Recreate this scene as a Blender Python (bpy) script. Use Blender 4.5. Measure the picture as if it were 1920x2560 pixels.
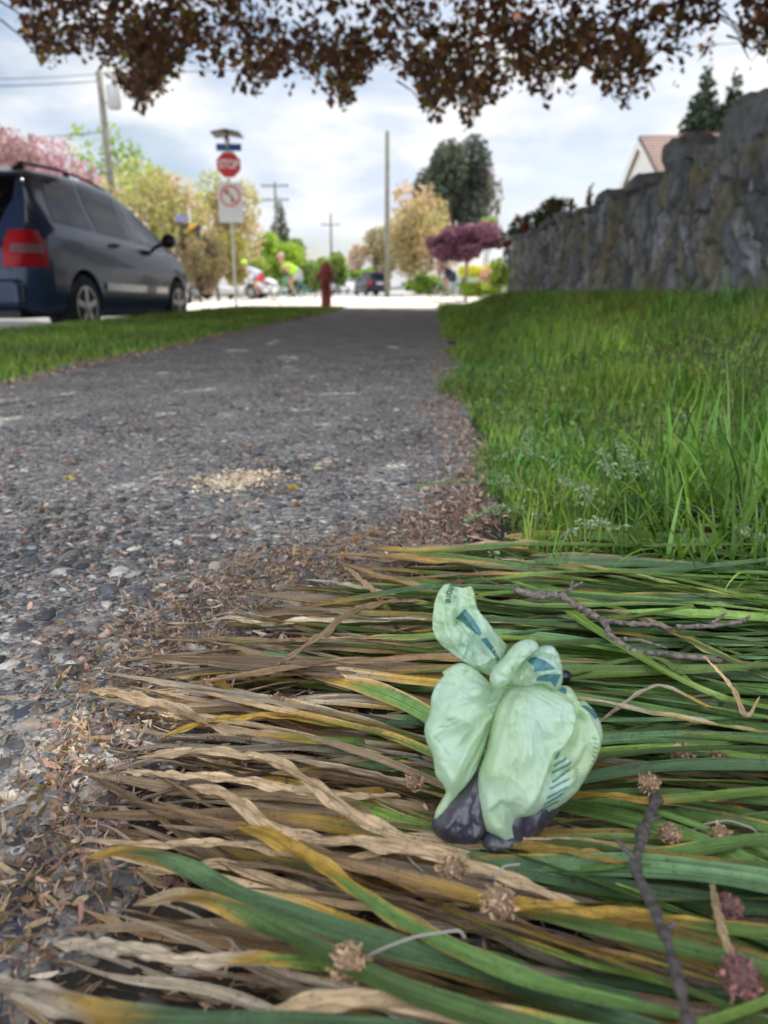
import bpy, bmesh, math, random
import numpy as np
from mathutils import Vector, Matrix
random.seed(7); rng = np.random.default_rng(7)
R = math.radians
for o in list(bpy.data.objects): bpy.data.objects.remove(o)
S = bpy.context.scene; COL = S.collection
# ------------------------------------------------------------ camera
FPX, PITCH, YAW, H = 1900.0, R(16.37), R(3.6), 0.34
cam = bpy.data.cameras.new('camera'); cam.sensor_fit = 'VERTICAL'; cam.sensor_height = 36
cam.lens = 36 * FPX / 2560; cam.clip_start = .02; cam.clip_end = 3000
cam.dof.use_dof = True; cam.dof.focus_distance = .63; cam.dof.aperture_fstop = 6.9; cam.dof.aperture_blades = 0
camo = bpy.data.objects.new('camera', cam); COL.objects.link(camo)
camo.location = (0, 0, H); camo.rotation_euler = (math.pi/2 - PITCH, 0, YAW)
S.camera = camo
S.render.resolution_x = 768; S.render.resolution_y = 1024
# ------------------------------------------------------------ world, sun, exposure
SUN_EL, SUN_AZ = R(52), R(28)
w = bpy.data.worlds.new('World'); S.world = w; w.use_nodes = True
nt = w.node_tree; nd = nt.nodes; lk = nt.links; bg = nd['Background']
sky = nd.new('ShaderNodeTexSky'); sky.sky_type = 'NISHITA'; sky.sun_disc = False
sky.sun_elevation = SUN_EL; sky.sun_rotation = SUN_AZ; sky.dust_density = 1.5
tc = nd.new('ShaderNodeTexCoord'); mp = nd.new('ShaderNodeMapping'); mp.inputs['Scale'].default_value = (3.2, 3.2, 8.5)
mp.inputs['Location'].default_value = (.7, .2, .45)
ns = nd.new('ShaderNodeTexNoise'); ns.inputs['Scale'].default_value = 1.25; ns.inputs['Detail'].default_value = 7; ns.inputs['Roughness'].default_value = .52
rp = nd.new('ShaderNodeValToRGB'); rp.color_ramp.elements[0].position = .38; rp.color_ramp.elements[1].position = .58
rp.color_ramp.elements[0].color = (.12, .12, .12, 1)
n2 = nd.new('ShaderNodeTexNoise'); n2.inputs['Scale'].default_value = 3; n2.inputs['Detail'].default_value = 5
r2 = nd.new('ShaderNodeValToRGB'); r2.color_ramp.elements[0].position = .35; r2.color_ramp.elements[1].position = .65
r2.color_ramp.elements[0].color = (6.4, 7.1, 8.5, 1); r2.color_ramp.elements[1].color = (9.4, 9.3, 9.1, 1)
mx = nd.new('ShaderNodeMixRGB')
lk.new(tc.outputs['Generated'], mp.inputs[0]); lk.new(mp.outputs[0], ns.inputs['Vector']); lk.new(mp.outputs[0], n2.inputs['Vector'])
lk.new(ns.outputs[0], rp.inputs[0]); lk.new(n2.outputs[0], r2.inputs[0]); lk.new(rp.outputs[0], mx.inputs[0])
lk.new(sky.outputs[0], mx.inputs[1]); lk.new(r2.outputs[0], mx.inputs[2])
sx = nd.new('ShaderNodeSeparateXYZ'); lk.new(tc.outputs['Generated'], sx.inputs[0])          # sky behind the viewer made brighter, added fill for the shaded foreground
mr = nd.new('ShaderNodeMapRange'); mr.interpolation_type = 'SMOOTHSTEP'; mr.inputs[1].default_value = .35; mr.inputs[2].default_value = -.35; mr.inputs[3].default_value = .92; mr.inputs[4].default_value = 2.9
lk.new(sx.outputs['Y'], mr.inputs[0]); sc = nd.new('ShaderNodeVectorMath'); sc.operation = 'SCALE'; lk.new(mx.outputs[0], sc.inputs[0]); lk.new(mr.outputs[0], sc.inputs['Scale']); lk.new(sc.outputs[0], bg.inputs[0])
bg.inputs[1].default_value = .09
sd = bpy.data.lights.new('sun', 'SUN'); sd.energy = 4.6; sd.angle = R(.5); sd.color = (1, .95, .86)
so = bpy.data.objects.new('sun', sd); COL.objects.link(so)
sdir = Vector((math.sin(SUN_AZ)*math.cos(SUN_EL), math.cos(SUN_AZ)*math.cos(SUN_EL), math.sin(SUN_EL)))
so.rotation_euler = sdir.to_track_quat('Z', 'Y').to_euler()
vs = S.view_settings; vs.view_transform = 'Standard'; vs.look = 'None'; vs.exposure = .55; vs.gamma = 1
S.cycles.max_bounces = 8; S.cycles.transparent_max_bounces = 8
# ------------------------------------------------------------ helpers
CR = np.array([math.cos(YAW), math.sin(YAW), 0.0])
CF = np.array([-math.sin(YAW)*math.cos(PITCH), math.cos(YAW)*math.cos(PITCH), -math.sin(PITCH)])
CU = np.cross(CR, CF); C0 = np.array([0, 0, H])
def ray(px, py): return CF + CR*((px-960)/FPX) - CU*((py-1280)/FPX)
def gnd(px, py, z=0.0):
    d = ray(px, py); t = (z-H)/d[2]; return C0 + d*t
def at(px, py, d):                       # point whose horizontal distance is d
    r = ray(px, py); return C0 + r*(d/math.hypot(r[0], r[1]))
def prop(o, label=None, cat=None, group=None, kind=None):
    if label: o['label'] = label
    if cat: o['category'] = cat
    if group: o['group'] = group
    if kind: o['kind'] = kind
    return o
def empty(name, loc, label, cat, group=None, rz=0):
    o = bpy.data.objects.new(name, None); COL.objects.link(o); o.location = tuple(loc); o.rotation_euler.z = rz
    o.empty_display_size = .1
    return prop(o, label, cat, group)
def mesh(name, V, F, m, parent=None, smooth=True, col=None, uv=None, world=False):
    """V (n,3); F a (m,k) int array or a list of faces; world: V are world coordinates under a parent"""
    V = np.asarray(V, dtype=np.float32)
    me = bpy.data.meshes.new(name)
    if isinstance(F, np.ndarray) and len(F):
        k = F.shape[1]; n = len(F)
        me.vertices.add(len(V)); me.vertices.foreach_set('co', V.ravel())
        me.loops.add(n*k); me.loops.foreach_set('vertex_index', F.astype(np.int32).ravel())
        me.polygons.add(n); me.polygons.foreach_set('loop_start', np.arange(0, n*k, k, dtype=np.int32))
        me.polygons.foreach_set('loop_total', np.full(n, k, dtype=np.int32))
        me.update(calc_edges=True)
    else:
        me.from_pydata([tuple(map(float, v)) for v in V], [], [tuple(map(int, f)) for f in F]); me.update()
    if smooth: me.polygons.foreach_set('use_smooth', np.ones(len(me.polygons), dtype=bool))
    if col is not None:
        a = me.attributes.new('Col', 'FLOAT_COLOR', 'POINT'); c = np.ones((len(V), 4), dtype=np.float32); c[:, :3] = col
        a.data.foreach_set('color', c.ravel())
    if uv is not None:
        a = me.attributes.new('Vein', 'FLOAT_VECTOR', 'POINT'); c = np.zeros((len(V), 3), dtype=np.float32); c[:, :2] = uv
        a.data.foreach_set('vector', c.ravel())
    me.materials.append(m)
    o = bpy.data.objects.new(name, me); COL.objects.link(o)
    if parent is not None:
        o.parent = parent
        if world: me.transform(parent_inv(parent))
    return o
def parent_inv(p):
    M = Matrix.Identity(4)
    while p is not None:
        M = Matrix.LocRotScale(p.location, p.rotation_euler, p.scale) @ M; p = p.parent
    return M.inverted()
class MB:
    def __init__(s): s.v = []; s.f = []
    def add(s, v, f):
        n = len(s.v); s.v += [tuple(x) for x in v]; s.f += [tuple(i+n for i in q) for q in f]
    def box(s, x0, x1, y0, y1, z0, z1):
        s.add([(x, y, z) for z in (z0, z1) for y in (y0, y1) for x in (x0, x1)],
              [(0, 2, 3, 1), (4, 5, 7, 6), (0, 1, 5, 4), (2, 6, 7, 3), (0, 4, 6, 2), (1, 3, 7, 5)])
    def tube(s, pts, rad, n=8, caps=True):
        pts = [Vector(p) for p in pts]; N = len(pts)
        if not hasattr(rad, '__len__'): rad = [rad]*N
        ref = None; v = []
        for i, p in enumerate(pts):
            t = (pts[min(i+1, N-1)]-pts[max(i-1, 0)]).normalized()
            if ref is None: ref = t.orthogonal().normalized()
            ref = (ref - t*ref.dot(t)).normalized(); b = t.cross(ref)
            for k in range(n):
                a = 2*math.pi*k/n; v.append(p+(ref*math.cos(a)+b*math.sin(a))*rad[i])
        f = [(i*n+k, i*n+(k+1) % n, (i+1)*n+(k+1) % n, (i+1)*n+k) for i in range(N-1) for k in range(n)]
        if caps: f += [tuple(range(n-1, -1, -1)), tuple((N-1)*n+k for k in range(n))]
        s.add(v, f)
    def lathe(s, prof, n=20, c=(0, 0, 0), axis='z'):
        v = []
        for r_, z in prof:
            for k in range(n):
                a = 2*math.pi*k/n; p = (r_*math.cos(a), r_*math.sin(a), z)
                if axis == 'x': p = (z, r_*math.cos(a), r_*math.sin(a))
                if axis == 'y': p = (r_*math.sin(a), z, r_*math.cos(a))
                v.append((p[0]+c[0], p[1]+c[1], p[2]+c[2]))
        f = [(i*n+k, i*n+(k+1) % n, (i+1)*n+(k+1) % n, (i+1)*n+k) for i in range(len(prof)-1) for k in range(n)]
        f += [tuple(range(n-1, -1, -1)), tuple((len(prof)-1)*n+k for k in range(n))]
        s.add(v, f)
    def prism(s, poly, y0, y1):             # polygon in x,z extruded along y
        n = len(poly); v = [(x, y0, z) for x, z in poly]+[(x, y1, z) for x, z in poly]
        s.add(v, [tuple(range(n)), tuple(range(2*n-1, n-1, -1))]+[(i, i+n, (i+1) % n+n, (i+1) % n) for i in range(n)])
    def build(s, name, m, parent=None, smooth=False, world=False):
        return mesh(name, np.array(s.v), s.f, m, parent, smooth, world=world)
# ------------------------------------------------------------ materials
def mat(name, color=None, rough=.6, metal=0, spec=.5, noise=None, bump=None, trans=0, veins=False, coat=0, emit=None, sss=0):
    """color None: the mesh's own 'Col' attribute. noise=(scale, strength) varies the value; bump=(scale, strength, distance)"""
    m = bpy.data.materials.new(name); m.use_nodes = True; t = m.node_tree; N = t.nodes; L = t.links
    b = N['Principled BSDF']; b.inputs['Roughness'].default_value = rough; b.inputs['Metallic'].default_value = metal
    b.inputs['Specular IOR Level'].default_value = spec; b.inputs['Coat Weight'].default_value = coat
    if color is None:
        a = N.new('ShaderNodeAttribute'); a.attribute_name = 'Col'; c = a.outputs['Color']
    else:
        a = N.new('ShaderNodeRGB'); a.outputs[0].default_value = (*color, 1); c = a.outputs[0]
    tcn = N.new('ShaderNodeTexCoord'); vec = tcn.outputs['Object']
    if noise:
        n = N.new('ShaderNodeTexNoise'); n.inputs['Scale'].default_value = noise[0]; n.inputs['Detail'].default_value = 6
        L.new(vec, n.inputs['Vector'])
        mr = N.new('ShaderNodeMapRange'); mr.inputs[1].default_value = .3; mr.inputs[2].default_value = .7
        mr.inputs[3].default_value = 1-noise[1]; mr.inputs[4].default_value = 1+noise[1]; L.new(n.outputs[0], mr.inputs[0])
        vm = N.new('ShaderNodeVectorMath'); vm.operation = 'SCALE'; L.new(c, vm.inputs[0]); L.new(mr.outputs[0], vm.inputs['Scale']); c = vm.outputs[0]
    hgt = None
    if veins:
        va = N.new('ShaderNodeAttribute'); va.attribute_name = 'Vein'
        ma = N.new('ShaderNodeMapping'); ma.inputs['Scale'].default_value = (5.5, .55, 1); L.new(va.outputs['Vector'], ma.inputs[0])
        n = N.new('ShaderNodeTexNoise'); n.inputs['Scale'].default_value = 1.0; n.inputs['Detail'].default_value = 6; n.inputs['Roughness'].default_value = .62; L.new(ma.outputs[0], n.inputs['Vector'])
        mr = N.new('ShaderNodeMapRange'); mr.inputs[1].default_value = .3; mr.inputs[2].default_value = .7
        mr.inputs[3].default_value = .42; mr.inputs[4].default_value = 1.55; L.new(n.outputs[0], mr.inputs[0])
        vm = N.new('ShaderNodeVectorMath'); vm.operation = 'SCALE'; L.new(c, vm.inputs[0]); L.new(mr.outputs[0], vm.inputs['Scale']); c = vm.outputs[0]
        hgt = n.outputs[0]
        sp = N.new('ShaderNodeTexNoise'); sp.inputs['Scale'].default_value = 420; sp.inputs['Detail'].default_value = 3; L.new(vec, sp.inputs['Vector'])   # freckles of decay
        s2 = N.new('ShaderNodeMapRange'); s2.inputs[1].default_value = .60; s2.inputs[2].default_value = .68; s2.inputs[3].default_value = 1; s2.inputs[4].default_value = .5; L.new(sp.outputs[0], s2.inputs[0])
        v2 = N.new('ShaderNodeVectorMath'); v2.operation = 'SCALE'; L.new(c, v2.inputs[0]); L.new(s2.outputs[0], v2.inputs['Scale']); c = v2.outputs[0]
        bp = N.new('ShaderNodeBump'); bp.inputs['Strength'].default_value = 1; bp.inputs['Distance'].default_value = .0012
        L.new(hgt, bp.inputs['Height']); L.new(bp.outputs[0], b.inputs['Normal'])
    if bump:
        n = N.new('ShaderNodeTexNoise'); n.inputs['Scale'].default_value = bump[0]; n.inputs['Detail'].default_value = 8; L.new(vec, n.inputs['Vector'])
        bp = N.new('ShaderNodeBump'); bp.inputs['Strength'].default_value = bump[1]; bp.inputs['Distance'].default_value = bump[2]
        L.new(n.outputs[0], bp.inputs['Height']); L.new(bp.outputs[0], b.inputs['Normal'])
    L.new(c, b.inputs['Base Color'])
    if emit: L.new(c, b.inputs['Emission Color']); b.inputs['Emission Strength'].default_value = emit
    if trans:
        tr = N.new('ShaderNodeBsdfTranslucent'); L.new(c, tr.inputs[0]); ms = N.new('ShaderNodeMixShader'); ms.inputs[0].default_value = trans
        L.new(b.outputs[0], ms.inputs[1]); L.new(tr.outputs[0], ms.inputs[2]); L.new(ms.outputs[0], N['Material Output'].inputs[0])
    return m
M = {}
M['leaf'] = mat('bulb_leaf', None, .42, spec=.5, noise=(120, .16), trans=.2, veins=True)
M['grass'] = mat('grass', None, .5, spec=.35, trans=.35)
M['crown'] = mat('crown_leaf', None, .55, spec=.3, trans=.4)
M['bark'] = mat('bark', (.11, .085, .065), .9, noise=(8, .4), bump=(30, .8, .02))
M['litter'] = mat('litter', None, .8, spec=.2, trans=.15, noise=(300, .25))
M['soil'] = mat('soil', (.022, .017, .012), .95, noise=(40, .5), bump=(120, .8, .006))
M['concrete'] = mat('pale_concrete', (.56, .51, .44), .85, noise=(3, .12), bump=(60, .4, .003))
M['asphalt'] = mat('asphalt', (.27, .26, .25), .85, noise=(1.2, .12), bump=(90, .5, .004))
M['tyre'] = mat('tyre', (.012, .012, .013), .8)
M['steel'] = mat('steel', (.42, .43, .44), .4, metal=.7)
M['galv'] = mat('galvanised', (.36, .37, .37), .55, metal=.3, noise=(20, .15))
M['black'] = mat('black_plastic', (.015, .015, .017), .45)
M['glass'] = mat('dark_glass', (.006, .008, .012), .05, spec=.35)
M['white'] = mat('white_paint', (.75, .75, .73), .5)
M['red'] = mat('red_paint', (.42, .03, .03), .45)
M['wood'] = mat('pole_wood', (.16, .15, .11), .9, noise=(6, .3), bump=(25, .7, .01))

# ------------------------------------------------------------ terrain height
def sst(a, b, x):
    t = np.clip((np.asarray(x, float)-a)/(b-a), 0, 1); return t*t*(3-2*t)
def gz(X, Y):
    X = np.asarray(X, float); Y = np.asarray(Y, float)
    bank = .26*sst(.12, 1.5, X)*sst(.9, 3.2, Y)*(1-sst(13.6, 15.2, Y))
    verge = .012*sst(-1.66, -1.9, X)*(1-sst(13.2, 14.5, Y))
    low = -.20*(1-(1-sst(-3.62, -3.72, X))*(1-sst(14.75, 14.95, Y)))
    return bank+verge-.006+low
xs = np.unique(np.concatenate([np.linspace(-400, -8, 24), np.linspace(-8, -3.8, 12), np.linspace(-3.78, -3.5, 8), np.linspace(-3.4, 3, 60), np.linspace(3, 12, 20), np.linspace(14, 400, 24)]))
ys = np.unique(np.concatenate([np.linspace(-60, -.5, 12), np.linspace(-.4, 4, 40), np.linspace(4, 14, 40), np.linspace(14.1, 15.3, 10), np.linspace(16, 60, 18), np.linspace(70, 900, 24)]))
GX, GY = np.meshgrid(xs, ys); V = np.stack([GX, GY, gz(GX, GY)], -1).reshape(-1, 3)
def gridf(ny, nx, off=0):
    i, j = np.meshgrid(np.arange(ny-1), np.arange(nx-1), indexing='ij'); a = i*nx+j+off
    return np.stack([a, a+1, a+nx+1, a+nx], -1).reshape(-1, 4)
M['ground'] = mat('ground_turf', (.05, .07, .025), .95, noise=(2.5, .4), bump=(40, .8, .02))
o = mesh('ground', V, gridf(len(ys), len(xs)), M['ground']); prop(o, kind='structure')
# path of exposed aggregate
def path_mat():
    m = bpy.data.materials.new('exposed_aggregate'); m.use_nodes = True; t = m.node_tree; N = t.nodes; L = t.links; b = N['Principled BSDF']
    b.inputs['Roughness'].default_value = .8
    tcn = N.new('ShaderNodeTexCoord')
    def vor(s):
        v = N.new('ShaderNodeTexVoronoi'); v.inputs['Scale'].default_value = s; L.new(tcn.outputs['Object'], v.inputs['Vector']); return v
    v1, v2 = vor(75), vor(260)
    def ramp(v, cols):
        r = N.new('ShaderNodeValToRGB'); e = r.color_ramp.elements; r.color_ramp.interpolation = 'CONSTANT'
        sp = N.new('ShaderNodeSeparateColor'); L.new(v.outputs['Color'], sp.inputs[0]); L.new(sp.outputs[0], r.inputs[0])
        e[0].color = (*cols[0], 1); e[0].position = 0; e[1].position = 1/len(cols); e[1].color = (*cols[1], 1)
        for i, c in enumerate(cols[2:]): x = e.new((i+2)/len(cols)); x.color = (*c, 1)
        return r
    a = ramp(v1, [(.085, .083, .082), (.165, .158, .145), (.26, .245, .215), (.06, .058, .056), (.34, .315, .27), (.14, .132, .132), (.2, .187, .167), (.46, .43, .37)])
    c = ramp(v2, [(.12, .115, .105), (.2, .19, .17), (.06, .06, .06), (.27, .25, .22), (.15, .145, .135)])
    mr = N.new('ShaderNodeMapRange'); mr.inputs[1].default_value = .25; mr.inputs[2].default_value = .5; L.new(v1.outputs['Distance'], mr.inputs[0])
    mxx = N.new('ShaderNodeMixRGB'); L.new(mr.outputs[0], mxx.inputs[0]); L.new(a.outputs[0], mxx.inputs[1]); L.new(c.outputs[0], mxx.inputs[2])
    n = N.new('ShaderNodeTexNoise'); n.inputs['Scale'].default_value = 5; n.inputs['Detail'].default_value = 6; L.new(tcn.outputs['Object'], n.inputs['Vector'])
    m2 = N.new('ShaderNodeMapRange'); m2.inputs[1].default_value = .3; m2.inputs[2].default_value = .7; m2.inputs[3].default_value = .85; m2.inputs[4].default_value = 1.5
    L.new(n.outputs[0], m2.inputs[0]); vm = N.new('ShaderNodeVectorMath'); vm.operation = 'SCALE'; L.new(mxx.outputs[0], vm.inputs[0]); L.new(m2.outputs[0], vm.inputs['Scale'])
    L.new(vm.outputs[0], b.inputs['Base Color'])
    ad = N.new('ShaderNodeMath'); ad.operation = 'MULTIPLY_ADD'; L.new(v2.outputs['Distance'], ad.inputs[0]); ad.inputs[1].default_value = .35; L.new(v1.outputs['Distance'], ad.inputs[2])
    bp = N.new('ShaderNodeBump'); bp.invert = True; bp.inputs['Strength'].default_value = .9; bp.inputs['Distance'].default_value = .006
    L.new(ad.outputs[0], bp.inputs['Height']); L.new(bp.outputs[0], b.inputs['Normal'])
    return m
M['path'] = path_mat()
px_ = np.linspace(-1.68, .13, 60); py_ = np.concatenate([np.linspace(-3, 0, 6), np.linspace(.1, 4, 130), np.linspace(4.1, 14.75, 60)])
PX, PY = np.meshgrid(px_, py_)
PZ = .004*np.sin(PX*9+PY*3)*np.sin(PY*7+1)*.4
PX = PX + (.03*np.sin(PY*2.1)+.02*np.sin(PY*5.3+2))*((PX > 0)*1.0-(PX < -1.55)*1.0)
o = mesh('path', np.stack([PX, PY, PZ+.002], -1).reshape(-1, 3), gridf(len(py_), len(px_)), M['path']); prop(o, kind='structure')
def sheet(name, x0, x1, y0, y1, z, m, nx=2, ny=2):
    X, Y = np.meshgrid(np.linspace(x0, x1, nx), np.linspace(y0, y1, ny))
    return prop(mesh(name, np.stack([X, Y, X*0+z], -1).reshape(-1, 3), gridf(ny, nx), m), kind='structure')
sheet('side_street', -13, -3.74, -30, 15.4, -.19, M['asphalt'])
sheet('cross_road', -120, 120, 15.4, 47, -.145, M['concrete'])
sheet('far_street', -13, -2, 47, 600, -.14, M['asphalt'])
sheet('near_sidewalk', -3.6, 9, 14.95, 17.2, -.125, M['concrete'])
mb = MB(); mb.box(-3.73, -3.58, -30, 14.6, -.2, .012); prop(mb.build('kerb', M['concrete']), kind='structure')
mb = MB(); mb.box(-120, -13.2, 47, 47.2, -.2, -.01); mb.box(-1.8, 120, 47, 47.2, -.2, -.01); prop(mb.build('far_kerb', M['concrete']), kind='structure')
# distant hills closing the horizon
mb_x = np.linspace(-500, 500, 80); hz_ = 6+5*np.sin(mb_x*.013)+3*np.sin(mb_x*.037+1)
V = [];
for x, z in zip(mb_x, hz_): V += [(x, 700, -1), (x, 760, z), (x, 830, z*1.2)]
F = [];
for i in range(79):
    for k in range(2): a = i*3+k; F.append((a, a+3, a+4, a+1))
prop(mesh('hills', np.array(V), F, mat('hill', (.06, .09, .08), .9, noise=(.02, .3))), kind='structure')
# ------------------------------------------------------------ stone wall
def stone_wall():
    e = empty('stone_wall', (1.7, 6, .2), 'rough grey fieldstone wall with mossy patches running along the lawn', 'wall')
    A = np.array([2.02, 2.2]); B = np.array([1.36, 14.25]); L_ = np.linalg.norm(B-A); T = (B-A)/L_; Nn = np.array([-T[1], T[0]])  # Nn faces the path
    if Nn[0] > 0: Nn = -Nn
    ns_, nh = 620, 64
    s = np.linspace(0, L_, ns_); hh = np.linspace(0, 1, nh)
    tp = np.interp(s, [0, 1.5, 4, 8, 12.1], [1.05, 1.02, .98, .93, .9])
    tp = tp + .035*np.sin(s*5.1)*np.sin(s*1.7+1) + .03*np.sin(s*13+2)
    SX, HH = np.meshgrid(s, hh, indexing='ij'); Z = HH*tp[:, None]
    nc = 520; cs = rng.uniform(-.3, L_+.3, nc); cz = rng.uniform(-.1, 1.2, nc); asp = .52
    d1 = np.full(SX.shape, 9.); d2 = d1.copy(); idx = np.zeros(SX.shape, int)
    wob = .03*np.sin(Z*17+SX*5)+.02*np.sin(SX*23)
    for k in range(nc):
        d = (np.abs((SX-cs[k]+wob)+.3*(Z-cz[k])*np.sin(k))**3+np.abs((Z-cz[k]+wob)*asp)**3)**(1/3)
        m_ = d < d1; d2 = np.where(m_, d1, np.minimum(d2, d)); idx = np.where(m_, k, idx); d1 = np.where(m_, d, d1)
    gap = sst(.0, .022, d2-d1)
    tilt = rng.uniform(-.25, .25, nc); tz = rng.uniform(-.2, .2, nc); bo = rng.uniform(-.03, .035, nc)
    rel = .75*gap*(.02*np.sin(SX*17+idx)*np.sin(Z*13+idx)+.05+bo[idx]+tilt[idx]*(SX-cs[idx])*.6+tz[idx]*(Z-cz[idx])*.6)+.012*np.sin(SX*41+idx)*np.sin(Z*37+idx*2)*gap
    pal = np.array([(.135, .135, .14), (.155, .15, .15), (.10, .10, .105), (.165, .16, .15), (.15, .135, .10), (.12, .125, .13), (.2, .195, .205)])*1.5
    pc = pal[rng.integers(0, len(pal), nc)]*rng.uniform(.6, 1.3, (nc, 1))
    c = pc[idx]*(.55+.45*gap[..., None])
    moss = sst(.15, .75, np.sin(SX*2.3+1)*np.sin(Z*3.9+SX*1.1)+.5*np.sin(SX*7.1+Z*9)+.2*np.sin(SX*19-Z*23))[..., None]*.45
    c = c*(1+.22*np.sin(SX*61+2*np.sin(Z*9))*np.sin(Z*11+SX*3))[..., None]; c = c*(1-moss)+np.array([.22, .17, .06])*moss
    base = A[None, None]+T*SX[..., None]; z0 = gz(base[..., 0]-.2, base[..., 1])-.05
    off = rel[..., None]*Nn
    P = np.concatenate([base+off, (Z+z0)[..., None]], -1)
    # back face and top
    Pb = np.concatenate([base-Nn*.36, (Z+z0)[..., None]], -1)
    V = np.concatenate([P.reshape(-1, 3), Pb[:, [0, -1]].reshape(-1, 3)]); n0 = ns_*nh
    F = gridf(ns_, nh)
    i = np.arange(ns_-1)
    top = np.stack([i*nh+nh-1, (i+1)*nh+nh-1, n0+(i+1)*2+1, n0+i*2+1], -1)
    bk = np.stack([n0+i*2, n0+i*2+1, n0+(i+1)*2+1, n0+(i+1)*2], -1)
    cc = np.concatenate([c.reshape(-1, 3), np.full((ns_*2, 3), .12)])
    fs = [tuple(q) for q in np.concatenate([F, top, bk])]
    last = (ns_-1)*nh; fs.append(tuple([last+k for k in range(nh)]+[n0+(ns_-1)*2+1, n0+(ns_-1)*2]))
    m = mat('field_stone', None, .9, noise=(14, .3), bump=(35, .9, .02))
    mesh('stone_face', V, fs, m, e, True, cc, world=True)
    # coping stones: upright boulders on the top (distance from the near end, length, height)
    for k, (yy, ln, hg) in enumerate([(2.9, .75, .36), (4.22, .62, .42), (5.25, .55, .32), (5.75, .3, .12), (6.3, .36, .24), (6.75, .3, .1), (7.25, .34, .17), (7.75, .3, .08), (8.3, .3, .14), (8.75, .3, .07), (9.2, .3, .11), (9.7, .3, .08), (10.3, .3, .13), (10.8, .3, .08), (11.3, .3, .12), (12.0, .3, .09), (12.6, .3, .13), (13.2, .3, .08), (13.8, .3, .1)]):
        sc = (yy-A[1])/T[1]; pz = float(np.interp(sc, s, tp)); bm = bmesh.new(); bmesh.ops.create_icosphere(bm, subdivisions=4, radius=1)
        rr = random.Random(k+3); ph = [rr.uniform(0, 6) for _ in range(6)]
        pts = np.array([v.co[:] for v in bm.verts]); q = np.sign(pts)*np.abs(pts)**.62
        q += .12*np.sin(pts[:, [1, 2, 0]]*3+ph[0])+.06*np.sin(pts[:, [2, 0, 1]]*8+ph[1])+.035*np.sin(pts[:, [1, 0, 2]]*17+ph[2])+.02*np.sin(pts[:, [2, 1, 0]]*31+ph[4]); q[:, 0] += .35*q[:, 2]*math.sin(ph[3])
        q[:, 2] = np.where(q[:, 2] > 0, q[:, 2]*(1-.35*np.clip(q[:, 0]*rr.choice([-1, 1])+.25, 0, 1)), q[:, 2])
        loc = A+T*sc-Nn*.13; zz = float(gz(loc[0]-.2, loc[1]))-.05+pz
        Vv = np.zeros_like(q); Vv[:, :2] = loc+T*(q[:, [0]]*ln*.5)+Nn*(q[:, [1]]*.2); Vv[:, 2] = zz+hg*.42+q[:, 2]*hg*.62
        for i_, v in enumerate(bm.verts): v.co = Vv[i_]
        me_f = [tuple(v.index for v in f.verts) for f in bm.faces]
        cb = np.tile(np.array((.21, .21, .215))*rr.uniform(.75, 1.05), (len(q), 1))
        mesh('coping_stone', Vv, me_f, m, e, True, cb, world=True); bm.free()
stone_wall()

# ------------------------------------------------------------ trees and shrubs
def leafcloud(P, size, col, r, up=.3, asp=.7):
    """rhombic leaf faces (folded along the midrib) at points P"""
    n = len(P); a = r.normal(size=(n, 3)); a[:, 2] *= .8; a /= np.linalg.norm(a, axis=1)[:, None]
    b = r.normal(size=(n, 3)); b -= a*(a*b).sum(1)[:, None]; b /= np.linalg.norm(b, axis=1)[:, None]
    c = np.cross(a, b); s = (size*r.uniform(.6, 1.3, n))[:, None]
    pts = [P-a*s*.5, P+b*s*asp*.45-a*s*.08+c*s*.1, P+a*s*.55, P-b*s*asp*.45-a*s*.08+c*s*.1]
    V = np.stack(pts, 1).reshape(-1, 3); k = np.arange(n)*4
    F = np.stack([k, k+1, k+2, k+3], -1)
    return V, F, np.repeat(col, 4, axis=0)
def crown_points(clumps, n, r):
    w_ = np.array([c[3]*c[4]*c[5] for c in clumps]); ix = r.choice(len(clumps), n, p=w_/w_.sum()); C_ = np.array(clumps)[ix]
    d = r.normal(size=(n, 3)); d /= np.linalg.norm(d, axis=1)[:, None]; rad = r.uniform(.25, 1.08, n)**.5
    return C_[:, :3]+d*rad[:, None]*C_[:, 3:6], ix
def mix_cols(cols, ix, n, r):
    cols = np.array(cols); base = cols[(ix*7919+3) % len(cols)]; alt = cols[r.integers(0, len(cols), n)]
    t = r.uniform(0, .6, n)[:, None]; return (base*(1-t)+alt*t)*r.uniform(.65, 1.3, (n, 1))
def limbs(mb, base, h, r0, clumps, r, k=9, lean=(0, 0)):
    top = base+np.array([lean[0], lean[1], h]); mid = base+(top-base)*.5+np.array([r.normal()*.04*h, r.normal()*.04*h, 0])
    mb.tube([base-np.array([0, 0, .2]), base+np.array([0, 0, .15]), mid, top], [r0*1.35, r0, r0*.8, r0*.5], 9)
    for j in range(min(k, len(clumps))):
        c = np.array(clumps[j][:3]); t = r.uniform(.45, 1); s = base+(top-base)*t
        m1 = s*.55+c*.45+np.array([0, 0, .08*h*r.uniform(-.3, 1)])
        mb.tube([s, m1, c, c+(c-s)*.2], [r0*.45, r0*.28, r0*.14, r0*.05], 6)
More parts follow.
